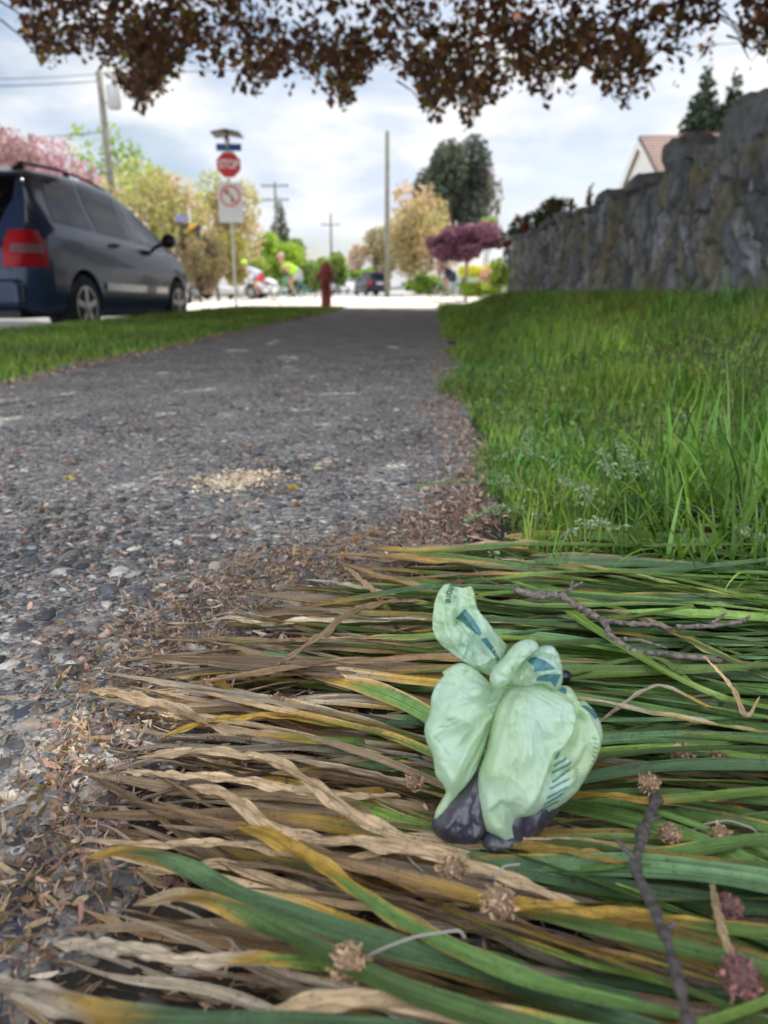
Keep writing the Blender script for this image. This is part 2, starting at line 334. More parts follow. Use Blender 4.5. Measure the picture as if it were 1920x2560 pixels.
def bgtree(name, label, cat, px, d, ytop, ybot, wpx, cols, leaf, n, seed, ground_py=None, conical=False, group=None, trunk=True, nclump=14, sparse=1.0, offx=0, thick=1.0, bark=None):
    r = np.random.default_rng(seed)
    b = at(px, 722, d); zt = at(px, ytop, d)[2]; zb = max(at(px, ybot, d)[2], -.1); W = wpx*d/FPX*1.02
    zg = float(gz(b[0], b[1])) if d < 15 else -.15
    e = empty(name, (b[0], b[1], zg), label, cat, group)
    cl = []
    cz, hz = (zt+zb)/2, (zt-zb)/2
    for i in range(nclump):
        if conical:
            t = (i+.5)/nclump; rr = W*.5*(1-t)**1.05*.85+.1*W*.2
            a = r.uniform(0, 6.28); q = rr*.1
            cl.append((b[0]+q*math.cos(a), b[1]+q*math.sin(a), zb+(zt-zb)*t*.97, rr, rr, (zt-zb)/nclump*1.5))
        else:
            while True:
                u = r.uniform(-1, 1, 3)
                if np.dot(u, u) < 1: break
            q = r.uniform(.26, .42)
            cl.append((b[0]+u[0]*W*.5*.78, b[1]+u[1]*W*.5*.78*thick, cz+u[2]*hz*.72, W*.5*q, W*.5*q*thick, hz*q*1.1))
    P, ix = crown_points(cl, int(n*sparse), r)
    V, F, C = leafcloud(P, leaf, mix_cols(cols, ix, len(P), r), r)
    mesh('crown', V, F, M['crown'], e, False, C, world=True)
    if trunk:
        mb = MB(); base = np.array([b[0], b[1], zg]); limbs(mb, base, max(zb-zg, .3)+(zt-zb)*.45, max(.05, W*.022), cl, r)
        mb.build('trunk', bark or M['bark'], e, True, world=True)
    return e
ORG = [(.55, .36, .19), (.46, .36, .14), (.6, .42, .27), (.4, .38, .14), (.56, .44, .2)]  # oranges paled: distance haze is mixed into the leaf colour
GRN = [(.16, .27, .05), (.24, .36, .05), (.12, .2, .04), (.32, .38, .08)]
LIM = [(.28, .42, .04), (.2, .33, .03), (.36, .48, .06)]
DRK = [(.11, .13, .09), (.14, .16, .10), (.10, .11, .09), (.18, .19, .13)]  # conifer greens lightened, with far haze put into the colour
PNK = [(.45, .24, .28), (.4, .2, .24), (.55, .36, .38), (.32, .2, .2)]
PUR = [(.14, .05, .08), (.2, .08, .12), (.09, .035, .06), (.3, .13, .19)]
PBR = [(.24, .17, .11), (.3, .24, .12), (.22, .2, .09)]
T = bgtree
T('cherry_tree', 'pink blossoming cherry tree behind the parked car', 'tree', 60, 27, 325, 560, 440, PNK, .16, 6500, 11)
T('slender_tree', 'tall thin tree with sparse lime green leaves behind the leaning pole', 'tree', 300, 40, 285, 600, 170, [(.25, .36, .06), (.33, .4, .1)], .3, 700, 12, nclump=12)
T('spring_tree', 'orange and olive budding tree beyond the front of the parked car', 'tree', 400, 36, 380, 690, 290, ORG+[(.36, .42, .1), (.42, .44, .14)], .2, 6000, 13, nclump=18)
T('spring_tree', 'rusty budding tree directly behind the stop sign', 'tree', 575, 40, 415, 690, 190, ORG+[(.34, .4, .1)], .2, 3800, 14)
T('spring_tree', 'small yellow green budding tree at the foot of the stop sign', 'tree', 545, 34, 560, 745, 150, [(.3, .27, .05), (.24, .22, .05), (.34, .26, .08)], .16, 3500, 15)
T('brown_shrub', 'brown purple shrub beside the yellow chevron sign', 'shrub', 500, 30, 555, 735, 140, PBR, .14, 3500, 16)
T('dark_hedge', 'dark green hedge behind the leftmost cyclist', 'hedge', 585, 47, 600, 748, 210, GRN, .22, 4000, 17, thick=.5)
T('lime_tree', 'bright lime green tree behind the cyclists', 'tree', 665, 50, 570, 748, 170, LIM, .25, 5500, 18)
T('dark_conifer', 'dark conifer behind the lime green tree', 'conifer', 705, 85, 480, 720, 125, DRK, .5, 3000, 19, conical=True)
T('street_tree', 'mid green tree left of the red hydrant', 'tree', 760, 58, 600, 748, 120, GRN, .3, 4000, 20)
T('street_tree', 'rounded green tree right behind the red hydrant', 'tree', 830, 55, 630, 750, 100, GRN, .28, 3500, 21)
T('street_tree', 'small bright green tree far down the street', 'tree', 905, 95, 665, 748, 130, LIM+GRN, .5, 3000, 22)
T('street_tree', 'tan budding tree just left of the tall bare pole', 'tree', 935, 62, 520, 715, 130, ORG+PBR, .28, 2200, 23, sparse=.9)
T('street_tree', 'large orange budding tree right of the tall bare pole', 'tree', 1050, 52, 430, 715, 190, ORG, .25, 6500, 24, nclump=22)
T('red_tree', 'dusky red leaved tree behind the big conifer', 'tree', 1095, 74, 385, 600, 120, PUR+PNK, .4, 1800, 25)
T('big_conifer', 'broad dark green conifer rising behind the purple tree', 'conifer', 1152, 66, 325, 640, 215, DRK+[(.12, .14, .08)], .42, 12000, 26, nclump=16)
T('bare_tree', 'thin reddish tree right of the big conifer', 'tree', 1222, 70, 400, 640, 60, PBR+PUR, .3, 500, 27, nclump=9)
T('plum_tree', 'round purple leaved plum tree at the end of the wall', 'tree', 1165, 31, 548, 668, 185, PUR, .13, 9000, 28, nclump=16, bark=mat('pale_bark', (.32, .24, .2), .9, noise=(9, .2)))
T('yellow_shrub', 'yellow flowering shrub beneath the purple plum tree', 'shrub', 1200, 37, 650, 700, 110, [(.6, .55, .03), (.45, .5, .04)], .12, 2500, 29, trunk=False)
T('blossom_shrub', 'peach blossoming shrub below the yellow shrub', 'shrub', 1225, 34, 662, 715, 80, [(.6, .32, .25), (.5, .28, .2), (.4, .38, .1)], .1, 1500, 30, trunk=False)
T('lime_hedge', 'clipped lime hedge beside the plum trunk', 'hedge', 1200, 30, 697, 745, 110, LIM+[(.45, .45, .05)], .1, 3000, 31, trunk=False)
T('green_shrub', 'green shrub against the far end of the stone wall', 'shrub', 1245, 24, 640, 742, 60, GRN+LIM, .09, 2600, 32, trunk=False)
T('garden_hedge', 'low green hedge left of the plum trunk', 'hedge', 1060, 48, 680, 745, 120, GRN+LIM, .2, 2200, 33, trunk=False, thick=.4)
T('lime_sapling', 'lime leaved sapling above the purple plum tree', 'tree', 1215, 50, 530, 600, 50, LIM, .16, 600, 34)
for k, (px, wd, yt) in enumerate([(1712, 230, 150), (1778, 200, 172)]):
    T('tall_conifer', ['left one of the two tall dark conifers behind the house roof', 'right one of the two tall dark conifers behind the house roof'][k], 'conifer', px, 42, yt, 520, wd, [(.05, .07, .04), (.04, .055, .04), (.07, .09, .045)], .3, 9000, 40+k, conical=True, nclump=22, group='conifers behind the house')
T('garden_sapling', 'little dark sapling tip poking above the wall', 'shrub', 1458, 17, 450, 640, 26, PUR+DRK, .07, 500, 45)
def rhododendron():
    r = np.random.default_rng(50); c0 = at(1330, 560, 12.4); e = empty('red_flowering_shrub', (c0[0]+.1, c0[1], .2), 'red flowering shrub spilling over the far end of the wall', 'shrub')
    cl = []
    for px, py, d, q in [(1255, 600, 14.6, .17), (1285, 575, 14.2, .22), (1320, 560, 13.4, .22), (1355, 535, 12.6, .22), (1390, 525, 11.9, .18), (1365, 515, 12.2, .14), (1300, 600, 14, .25), (1270, 640, 14.7, .22), (1340, 570, 12.8, .2)]:
        c = at(px, py, d); cl.append((c[0]+.12, c[1], c[2], q, q, q))
    P, ix = crown_points(cl, 3800, r); V, F, C = leafcloud(P, .06, mix_cols([(.04, .07, .02), (.06, .1, .03)], ix, len(P), r), r)
    mesh('foliage', V, F, M['crown'], e, False, C, world=True)
    P, ix = crown_points(cl[:6], 40, r); P = np.repeat(P, 22, axis=0)+r.normal(size=(880, 3))*.025
    V, F, C = leafcloud(P, .05, np.tile([.42, .02, .03], (880, 1))*r.uniform(.6, 1.3, (880, 1)), r); mesh('flowers', V, F, M['crown'], e, False, C, world=True)
    mb = MB(); mb.tube([(c0[0]+.3, c0[1], .1), (c0[0]+.22, c0[1], .7), (c0[0]+.1, c0[1], 1.2)], [.04, .03, .015], 6); mb.build('stem', M['bark'], e, True, world=True)
rhododendron()

# overhanging purple maple: trunk behind the wall to the right, crown over path, lawn and camera
M['maple_leaf'] = mat('maple_leaf', None, .45, spec=.4, trans=.6)
def maple():
    r = np.random.default_rng(60)
    base = np.array([5.2, 6.0, .1]); e = empty('purple_maple', base, 'large dark purple leaved maple whose boughs hang over the path', 'tree')
    env = np.array([(-900, 100), (-300, 60), (-60, -60), (22, -30), (40, 60), (60, 90), (105, 185), (150, 170), (230, 165), (300, 215), (350, 300), (395, 240), (440, 215), (560, 205), (640, 262), (665, 225), (750, 240), (820, 240), (868, 305), (900, 215), (960, 165), (1030, 200), (1075, 320), (1120, 270), (1180, 340), (1215, 260), (1300, 225), (1345, 275), (1385, 245), (1480, 235), (1565, 272), (1640, 235), (1720, 200), (1785, 155), (1803, -40), (1835, -20), (1870, 170), (1925, 150), (2100, 250), (2600, 300), (3500, 320)], float)
    def below(P):                                       # how far a point hangs beneath the hem of the crown
        q = P-C0; f = q@CF; pxx = 960+FPX*(q@CR)/f; pyy = 1280-FPX*(q@CU)/f; return pyy-np.interp(pxx, env[:, 0], env[:, 1])
    # lower curtain of small leaves on drooping twigs, in view
    n = 980; tw = MB(); leaves = []; cols = []
    pal = np.array([(.27, .13, .10), (.18, .10, .08), (.38, .19, .10), (.24, .17, .08), (.34, .30, .07), (.5, .34, .09), (.58, .27, .14)])
    for i in range(n):
        D = r.uniform(6.0, 11); px = r.uniform(-500, 2450) if i % 6 else r.choice([105, 350, 350, 395, 640, 868, 868, 1075, 1075, 1180, 1180, 1345, 1565, 1870])+r.normal()*18
        en = at(px, float(np.interp(px, env[:, 0], env[:, 1]))-abs(r.normal())*(190 if i % 6 else 60)-4, D); X, Y, z = en
        ln = r.uniform(.3, .7); a = r.uniform(0, 6.28)
        st = np.array([X+ln*math.cos(a)*.6, Y+ln*math.sin(a)*.6, z+ln*.55]); 
        k = 18; t = r.uniform(0, 1, k)[:, None]; p = st+(en-st)*t; p[:, 2] += .1*np.sin(t[:, 0]*3.1); p += r.normal(size=(k, 3))*.055
        p = p[below(p) < 6]
        leaves.append(p); zone = .5+.5*math.sin(X*1.7+1.2)
        ci = r.choice(len(pal), len(p), p=np.array([.26, .24, .16, .14, .08+.0*zone, .07, .05])/1.0); cc = pal[ci]*1.08*r.uniform(.5, 1.25, (len(p), 1))
        cols.append(cc)
        if i % 3 == 0: tw.tube([st, (st+en)/2+np.array([0, 0, .05]), en], [.011, .007, .003], 4, False)
    P = np.concatenate(leaves); C_ = np.concatenate(cols)
    V, F, C = leafcloud(P, .07, C_, r, asp=.95); mesh('hanging_leaves', V, F, M['maple_leaf'], e, False, C, world=True)
    # the body of the crown above, out of the frame, which shades the foreground
    m = 105000; X = r.uniform(-9, 9.5, m); Y = r.uniform(1.6, 19.5, m)
    fr = np.clip(Y, .5, None)*.345+.5
    zlo = np.maximum(np.maximum(fr, 2.4), .34+np.hypot(X, Y)*.335+.15); z = zlo+np.abs(r.normal(size=m))*1.0
    cx = ((X-.3)/9.4)**2+((Y-9.5)/9.5)**2; keep = (cx < 1+.15*np.sin(X*3)*np.sin(Y*2)) & (z < 9)
    P = np.stack([X, Y, z], -1)[keep]; q = 9000; X2 = r.uniform(3.6, 9.5, q); Y2 = r.uniform(-4, 11, q); Z2 = r.uniform(.6, 4.5, q); k2 = X2 > .52*np.maximum(Y2, 0)+.6+1.4  # low leaves at right, out of view, added to darken the car's reflections
    P = np.concatenate([P, np.stack([X2, Y2, Z2], -1)[k2]]); V, F, C = leafcloud(P, .21, pal[r.integers(0, 7, len(P))], r, asp=.95)
    mesh('crown', V, F, M['crown'], e, False, C, world=True)
    mb = MB(); mb.tube([base-[0, 0, .3], base+[0, 0, .3], base+[-.1, 0, 1.5], base+[-.3, .2, 3]], [.34, .26, .22, .2], 12)
    for tx, ty, tz in [(-4, 9, 5.2), (-1.5, 4.5, 3.9), (0, 12.5, 6.2), (3, 3.2, 4.2), (-3, 13.5, 6.5), (4, 16, 7.4), (1.5, 7.5, 4.8)]:
        s = base+[-.3, .2, 2.8]; q = np.array([tx, ty, tz]); mb.tube([s, s*.6+q*.4+[0, 0, .9], s*.25+q*.75+[0, 0, .6], q], [.14, .1, .06, .03], 8)
    mb.build('trunk', M['bark'], e, True, world=True)
    prop(mesh('twig', np.array(tw.v), tw.f, M['bark'], e, False, world=True), kind='stuff')
maple()

# ------------------------------------------------------------ house behind the wall
def house():
    ap = at(1607, 348, 24); x0, y0, zr = ap[0], ap[1], ap[2]; L_ = 9; hw = 4.2; ze = zr-2.3
    e = empty('house', (x0+3, y0, -.1), 'white house with brown shingled gable roof behind the stone wall', 'house')
    y0 += hw*.0
    mb = MB(); v = [(x0, y0-hw, -.2), (x0, y0+hw, -.2), (x0, y0+hw, ze), (x0, y0, zr-.12), (x0, y0-hw, ze)]
    v += [(x0+L_, a[1], a[2]) for a in v]
    mb.add(v, [(0, 1, 2, 3, 4), (9, 8, 7, 6, 5), (0, 4, 9, 5), (1, 6, 7, 2), (4, 3, 8, 9), (3, 2, 7, 8)])
    wl = mb.build('wall', mat('white_siding', (.72, .73, .7), .6, bump=(3, .2, .02)), e, world=True)
    mb = MB()
    for s in (-1, 1):
        a = (x0-.1, y0, zr); b = (x0+L_+.2, y0, zr); c = (x0+L_+.2, y0+s*(hw+.4), ze-.2); d = (x0-.1, y0+s*(hw+.4), ze-.2)
        up = [(p[0], p[1], p[2]+.1) for p in (a, b, c, d)]; mb.add([a, b, c, d]+up, [(0, 1, 2, 3), (7, 6, 5, 4), (0, 4, 5, 1), (2, 6, 7, 3), (1, 5, 6, 2), (0, 3, 7, 4)])
    mr = mat('shingle', (.2, .125, .1), .9, noise=(1.5, .2))
    t = mr.node_tree; wv = t.nodes.new('ShaderNodeTexWave'); wv.bands_direction = 'Z'; wv.inputs['Scale'].default_value = 3.2
    tcn = t.nodes.new('ShaderNodeTexCoord'); t.links.new(tcn.outputs['Object'], wv.inputs['Vector']); bp = t.nodes.new('ShaderNodeBump'); bp.inputs['Distance'].default_value = .05; t.links.new(wv.outputs[0], bp.inputs['Height'])
    t.links.new(bp.outputs[0], t.nodes['Principled BSDF'].inputs['Normal'])
    rf = mb.build('roof', mr, e, world=True)
    mb = MB()
    for s in (-1, 1): mb.add([(x0-.13, y0, zr-.02), (x0-.13, y0, zr-.2), (x0-.13, y0+s*(hw+.4), ze-.4), (x0-.13, y0+s*(hw+.4), ze-.22), (x0-.1, y0, zr-.02), (x0-.1, y0, zr-.2), (x0-.1, y0+s*(hw+.4), ze-.4), (x0-.1, y0+s*(hw+.4), ze-.22)], [(0, 1, 2, 3), (7, 6, 5, 4), (0, 3, 7, 4), (1, 5, 6, 2), (2, 6, 7, 3)])
    mb.build('bargeboard', M['white'], rf, world=True)
    mb = MB(); mb.box(x0+1.4, x0+L_+3, y0+.8, y0+6, zr-1.6, zr+.05); mb.box(x0+1.2, x0+L_+3.2, y0+.6, y0+6.2, zr+.05, zr+.28); mb.build('rear_roof', mr, e, world=True)
    mb = MB(); mb.box(x0-.04, x0-.002, y0-1.6, y0-.4, ze-1.5, ze-.3); wn = mb.build('window', M['glass'], e, world=True)
    mb = MB(); mb.box(x0-.07, x0-.045, y0-1.7, y0-.3, ze-.3, ze-.2); mb.box(x0-.07, x0-.045, y0-1.7, y0-.3, ze-1.6, ze-1.5); mb.build('window_frame', M['white'], wn, world=True)
house()
# ------------------------------------------------------------ cars
def make_car(label, cat, paint, X, Y, Z, rz=0, pitch=0, group=None, detail=True, name='parked_car', hgt=1.0):
    e = empty(name, (X, Y, Z), label, cat, group, rz); e.rotation_euler.x = pitch
    ip = np.interp
    def prof(y):
        zr = ip(y, [0, .04, .1, .2, .42, .7, 1.2, 1.9, 2.5, 2.95, 3.35, 3.72, 4.1, 4.4, 4.58, 4.68], [.6, .86, 1.02, 1.2, 1.6, 1.68, 1.715, 1.72, 1.69, 1.58, 1.33, 1.09, 1.03, .95, .84, .62])
        zb = ip(y, [0, .04, .1, .5, 3, 3.6, 4.1, 4.4, 4.58, 4.68], [.58, .84, 1.0, 1.12, 1.02, 1.0, .93, .85, .75, .6])
        wd = ip(y, [0, .06, .16, .35, 1, 3.6, 4.1, 4.4, 4.6, 4.68], [.70, .80, .87, .905, .915, .91, .88, .8, .66, .5])
        z0 = ip(y, [0, .3, 1, 3.7, 4.4, 4.68], [.38, .3, .24, .24, .28, .4])
        zr = zr if zr < 1.1 else 1.1+(zr-1.1)*hgt
        return z0, zb, max(zr, zb+.005), wd
    def ring(y):
        z0, zb, zr, wd = prof(y); g = max(zr-zb, 0); wr = wd-.07-.24*min(g/.6, 1)
        return [(wd*.0, z0), (wd*.9, z0), (wd*.975, z0+.07), (wd, z0+.2*(zb-z0)+.05), (wd+.004, (z0+zb)*.5), (wd-.012, zb-.12*(zb-z0)), (wd-.045, zb), (wd-.07, zb+.03*min(g/.6, 1)),
                (wr+(wd-.07-wr)*.42, zb+g*.5), (wr+.03, zb+g*.84), (wr-.05, zb+g*.955), (wr-.2, zb+g*.99), (wr*.45, zr+.012*min(g/.5, 1)), (0, zr+.018*min(g/.5, 1))]
    ysn = np.unique(np.concatenate([np.linspace(0, .5, 16), np.linspace(.5, 4, 50), np.linspace(4, 4.68, 16)]))
    V = []; n = 14
    for y in ysn:
        rg = ring(y); V += [(x, y, z) for x, z in rg]; V += [(-x, y, z) for x, z in rg]
    F = []
    for i in range(len(ysn)-1):
        for sd_ in (0, 1):
            for k in range(n-1):
                a = i*2*n+sd_*n+k; q = (a, a+1, a+1+2*n, a+2*n); F.append(q[::-1] if sd_ == 0 else q)
    for i in (0, len(ysn)-1):
        F.append([i*2*n+k for k in range(n)]+[i*2*n+n+k for k in range(n-1, -1, -1)])
    bm = bmesh.new(); vs_ = [bm.verts.new(v) for v in V]
    for f in F:
        try: bm.faces.new([vs_[i] for i in dict.fromkeys(f)])
        except ValueError: pass
    bmesh.ops.remove_doubles(bm, verts=bm.verts, dist=.0005); bmesh.ops.recalc_face_normals(bm, faces=bm.faces)
    me = bpy.data.meshes.new('body'); bm.to_mesh(me); bm.free(); body = bpy.data.objects.new('body', me); COL.objects.link(body)
    cut = MB()
    for wy in (.98, 3.69): cut.lathe([(.395, -1.2), (.395, -.62)], 32, (0, wy, .345), 'x'); cut.lathe([(.395, .62), (.395, 1.2)], 32, (0, wy, .345), 'x')
    co = cut.build('cutter', M['black']); bo = body.modifiers.new('b', 'BOOLEAN'); bo.object = co; bo.operation = 'DIFFERENCE'; bo.solver = 'EXACT'
    bpy.context.view_layer.update(); m2 = bpy.data.meshes.new_from_object(body.evaluated_get(bpy.context.evaluated_depsgraph_get()))
    bpy.data.objects.remove(body); bpy.data.objects.remove(co)
    m2.polygons.foreach_set('use_smooth', np.ones(len(m2.polygons), dtype=bool)); m2.materials.clear(); m2.materials.append(paint); m2.set_sharp_from_angle(angle=R(38))
    body = bpy.data.objects.new('body', m2); COL.objects.link(body); body.parent = e
    def surf(y, q, off, s=1):
        rg = np.array(ring(y)); x = ip(q, range(n), rg[:, 0]); z = ip(q, range(n), rg[:, 1]); x2 = ip(q+.02, range(n), rg[:, 0]); z2 = ip(q+.02, range(n), rg[:, 1])
        x1 = ip(q-.02, range(n), rg[:, 0]); z1 = ip(q-.02, range(n), rg[:, 1]); nx, nz = (z2-z1), -(x2-x1); l = math.hypot(nx, nz) or 1
        return ((x+nx/l*off)*s, y, z+nz/l*off)
    def patch(nm, fn, m, par, nu=10, nv=6, s=1, off=.004):
        Vp = []
        for i in range(nu):
            for j in range(nv): y, q = fn(i/(nu-1), j/(nv-1)); Vp.append(surf(y, q, off, s))
        Fp = gridf(nu, nv); return mesh(nm, np.array(Vp), Fp if s < 0 else Fp[:, ::-1], m, par)
    L4 = lambda a, b, c, d: (lambda u, v: ((a[0]*(1-u)+b[0]*u)*(1-v)+(c[0]*(1-u)+d[0]*u)*v, (a[1]*(1-u)+b[1]*u)*(1-v)+(c[1]*(1-u)+d[1]*u)*v))
    for s in (1, -1):
        patch('side_window', L4((.62, 7.15), (1.46, 7.15), (.86, 9.3), (1.46, 9.3)), M['tint'], e, s=s)
        patch('side_window', L4((1.55, 7.15), (2.42, 7.15), (1.55, 9.3), (2.42, 9.3)), M['tint'], e, s=s)
        patch('side_window', L4((2.52, 7.15), (3.42, 7.15), (2.52, 9.3), (2.98, 9.0)), M['glass'], e, s=s, nu=14)
        # rear window and windscreen halves meet at the centre line
        patch('rear_window' if s > 0 else 'rear_glass', L4((.17, 11.0), (.17, 13), (.40, 11.15), (.40, 13)), M['glass'], e, s=s, nu=6, nv=12) if 0 else None
        patch('windscreen', L4((3.62, 10.9), (3.62, 13), (3.0, 10.9), (3.0, 13)), M['glass'], e, s=s, nu=8, nv=12)
    mb = MB()                                            # rear window, set in the tailgate
    for s in (1,):
        pts = []
        for z, ty in ((1.14, .155), (1.56, .385)):
            for x in (-.62, -.3, .3, .62): pts.append((x*(.97 if z > 1.5 else 1.02), ty+.03*abs(x/.62)**2-.012, z if z < 1.2 else 1.1+(z-1.1)*hgt))
        mb.add(pts, [(0, 1, 5, 4), (1, 2, 6, 5), (2, 3, 7, 6)])
    mb.build('rear_window', M['tint'], e)
    for wy in (.98, 3.69):
        for s in (1, -1):
            mb = MB(); mb.lathe([(.2, -.11), (.32, -.105), (.345, -.07), (.345, .07), (.32, .105), (.225, .11)], 32, (0, 0, 0), 'x'); w_ = mb.build('wheel', M['tyre'], e, True); w_.location = (s*.80, wy, .345)
            mb = MB(); mb.lathe([(.225, .085), (.225, .112), (.205, .112), (.2, .06), (.03, .055)], 32, (0, 0, 0), 'x')
            for k in range(5):
                a = k*2*math.pi/5; c_, s_ = math.cos(a), math.sin(a); pv = [(xx, yy*c_-zz*s_, yy*s_+zz*c_) for xx in (.07, .115) for yy, zz in ((-.035, .03), (.035, .03), (.028, .21), (-.028, .21))]
                mb.add(pv, [(0, 1, 2, 3), (7, 6, 5, 4), (0, 4, 5, 1), (1, 5, 6, 2), (2, 6, 7, 3), (3, 7, 4, 0)])
            mb.lathe([(.06, .06), (.06, .125), (.02, .13)], 16, (0, 0, 0), 'x')
            rm = mb.build('rim', M['rim'], w_, False); rm.scale.x = s
    mb = MB()                                            # dark floor and arch linings
    mb.box(-.6, .6, .2, 4.4, .25, .8); mb.build('underbody', M['black'], e)
    tl = mat('tail_lamp_red', (.36, .008, .015), .35, spec=.2); tc_ = mat('tail_lamp_clear', (.2, .1, .1), .35, spec=.3)
    for s in (1, -1):
        patch('headlight', L4((4.2, 4.6), (4.62, 4.4), (4.22, 5.6), (4.56, 5.6)), tc_, e, s=s, off=.01)
        patch('door_moulding', L4((1.45, 3.35), (3.25, 3.35), (1.45, 3.75), (3.25, 3.75)), mat('moulding', tuple(np.array(paint_col(paint))*1.5+.02), .25, coat=1), e, s=s, off=.018, nu=20, nv=5)
        for yy in (1.72, 2.62):
            mb = MB(); x = surf(yy, 5.6, 0)[0]*s; z = surf(yy, 5.6, 0)[2]; mb.tube([(x, yy, z), (x+.045*s, yy+.03, z), (x+.045*s, yy+.17, z), (x, yy+.2, z)], .014, 6); mb.build('door_handle', M['black'], e, True)
        mb = MB(); x0, _, z0 = surf(3.2, 7.2, 0); mb.tube([(x0*s, 3.2, z0+.02), ((x0+.12)*s, 3.2, z0+.06)], .025, 6); mr_ = mb.build('door_mirror', M['black'], e, True)
        mb = MB(); bmv = []; mb.lathe([(.02, -.05), (.075, -.04), (.095, 0), (.085, .05), (.03, .09)], 14, ((x0+.18)*s, 3.22, z0+.1), 'y'); hb = mb.build('mirror_housing', M['black'], mr_, True)
        mb = MB(); mb.lathe([(.082, -.002), (.082, .0)], 14, ((x0+.18)*s, 3.175, z0+.1), 'y'); mb.build('mirror_glass', mat('mirror', (.8, .85, .85), .03, metal=1), mr_)
        if detail:
            mb = MB(); P = [surf(y, 10.7, 0) for y in (.62, .8, 1.5, 2.2, 2.6, 2.78)]; hs = [.0, .055, .065, .06, .05, 0]
            mb.tube([(p[0]*s, p[1], p[2]+h) for p, h in zip(P, hs)], .018, 8)
            for yy in (.8, 1.7, 2.6): p = surf(yy, 10.7, 0); mb.box(p[0]*s-.02, p[0]*s+.02, yy-.04, yy+.04, p[2]-.01, p[2]+.06)
            mb.build('roof_rail', M['black'], e, True)
    for s in (1, -1):                                    # tail lamp wrapping round the rear corner
        def lamp(z_, o_):
            y_ = float(ip(z_, [.6, .86, 1.02, 1.2], [0, .04, .1, .2])); pull = .045*float(sst(.86, 1.08, z_)); t_ = .04*float(sst(.95, 1.07, z_)); row = []
            for x_ in (.60+t_, .68+t_*.5, .76): row.append((s*x_, y_-.018-o_, z_))
            for yy in (y_+.012, y_+.05, .17, .23, .29-t_): w_ = prof(max(yy, .02))[3]; row.append((s*(w_-pull+.014+o_*(yy > y_+.02)), max(yy, y_)-(.006 if yy < y_+.02 else 0), z_))
            return row
        Vp = [p for z_ in np.linspace(.73, 1.07, 9) for p in lamp(z_, 0)]; tm = mesh('tail_light', np.array(Vp), gridf(9, 8), tl, e)
        Vp = [p for z_ in (.86, .90, .94) for p in lamp(z_, .005)[1:7]]; mesh('lamp_lens', np.array(Vp), gridf(3, 6), tc_, tm)
    mb = MB(); mb.box(-.78, .78, -.09, .06, .36, .62); bpv = mb.build('rear_bumper', paint, e); bv = bpv.modifiers.new('bv', 'BEVEL'); bv.width = .05; bv.segments = 4
    mb = MB(); mb.box(-.26, .26, -.012, .03, .80, .92); mb.build('licence_plate', M['white'], e)
    mb = MB(); mb.box(-.78, .78, 4.5, 4.66, .36, .58); bpv = mb.build('front_bumper', paint, e); bv = bpv.modifiers.new('bv', 'BEVEL'); bv.width = .05; bv.segments = 4
    if detail:                                           # pale raised emblem letters on the tailgate, too blurred to read
        mb = MB()
        for k in range(7): mb.box(.3+k*.04, .325+k*.04, .028+.0, .05, .93, .975)
        mb.build('emblem', M['steel'], e)
        mb = MB(); mb.tube([(.0, .5, 1.695), (.0, .42, 1.74), (0, .36, 1.74)], .01, 5); mb.build('antenna', M['black'], e)
    return e
M['tint'] = mat('tinted_glass', (.004, .005, .007), .05, spec=.16)
M['rim'] = mat('alloy_rim', (.5, .5, .5), .35, metal=.6)
PC = {}
def paint_mat(name, c):
    m = mat(name, c, .22, spec=.22, coat=.22); PC[name] = c; return m
def paint_col(m): return PC[m.name]
make_car('dark slate blue family car parked at the kerb with red tail lamps and roof rails', 'car', paint_mat('slate_paint', (.026, .045, .095)), -4.66, 7.3, -.19, R(-2.4), R(-.6), hgt=1.05)
wp = paint_mat('white_car_paint', (.7, .7, .7))
def far_car(px, d, rz, label):
    b = at(px, 722, d); make_car(label, 'car', wp, b[0], b[1], -.145, rz, 0, 'white cars parked far across the street', False)
far_car(455, 40, R(-90), 'white car partly hidden behind the front of the slate blue car')
far_car(625, 66, R(-85), 'white car behind the leftmost cyclist')
far_car(750, 80, R(-80), 'white car just left of the red hydrant, far off')
far_car(843, 80, R(-10), 'white car just right of the red hydrant, far off')
b = at(950, 722, 58); make_car('dark car parked beside the foot of the tall bare pole', 'car', paint_mat('dark_car_paint', (.02, .02, .03)), b[0], b[1], -.145, R(20), 0, None, False)

# ------------------------------------------------------------ signs, poles, hydrant
def text_obj(name, s, size, m, parent, loc, rot=(math.pi/2, 0, 0), ext=.002):
    c = bpy.data.curves.new(name, 'FONT'); c.body = s; c.size = size; c.extrude = ext; c.align_x = 'CENTER'; c.align_y = 'CENTER'; c.offset = size*.012
    t = bpy.data.objects.new(name, c); COL.objects.link(t); bpy.context.view_layer.update()
    me = bpy.data.meshes.new_from_object(t.evaluated_get(bpy.context.evaluated_depsgraph_get())); bpy.data.objects.remove(t)
    me.materials.clear(); me.materials.append(m); o = bpy.data.objects.new(name, me); COL.objects.link(o); o.parent = parent; o.location = loc; o.rotation_euler = rot
    return o
SR = mat('sign_red', (.42, .025, .03), .5); SW = mat('sign_white', (.72, .72, .7), .5); SB = mat('sign_blue', (.03, .07, .25), .5); SK = mat('sign_black', (.02, .02, .02), .5)
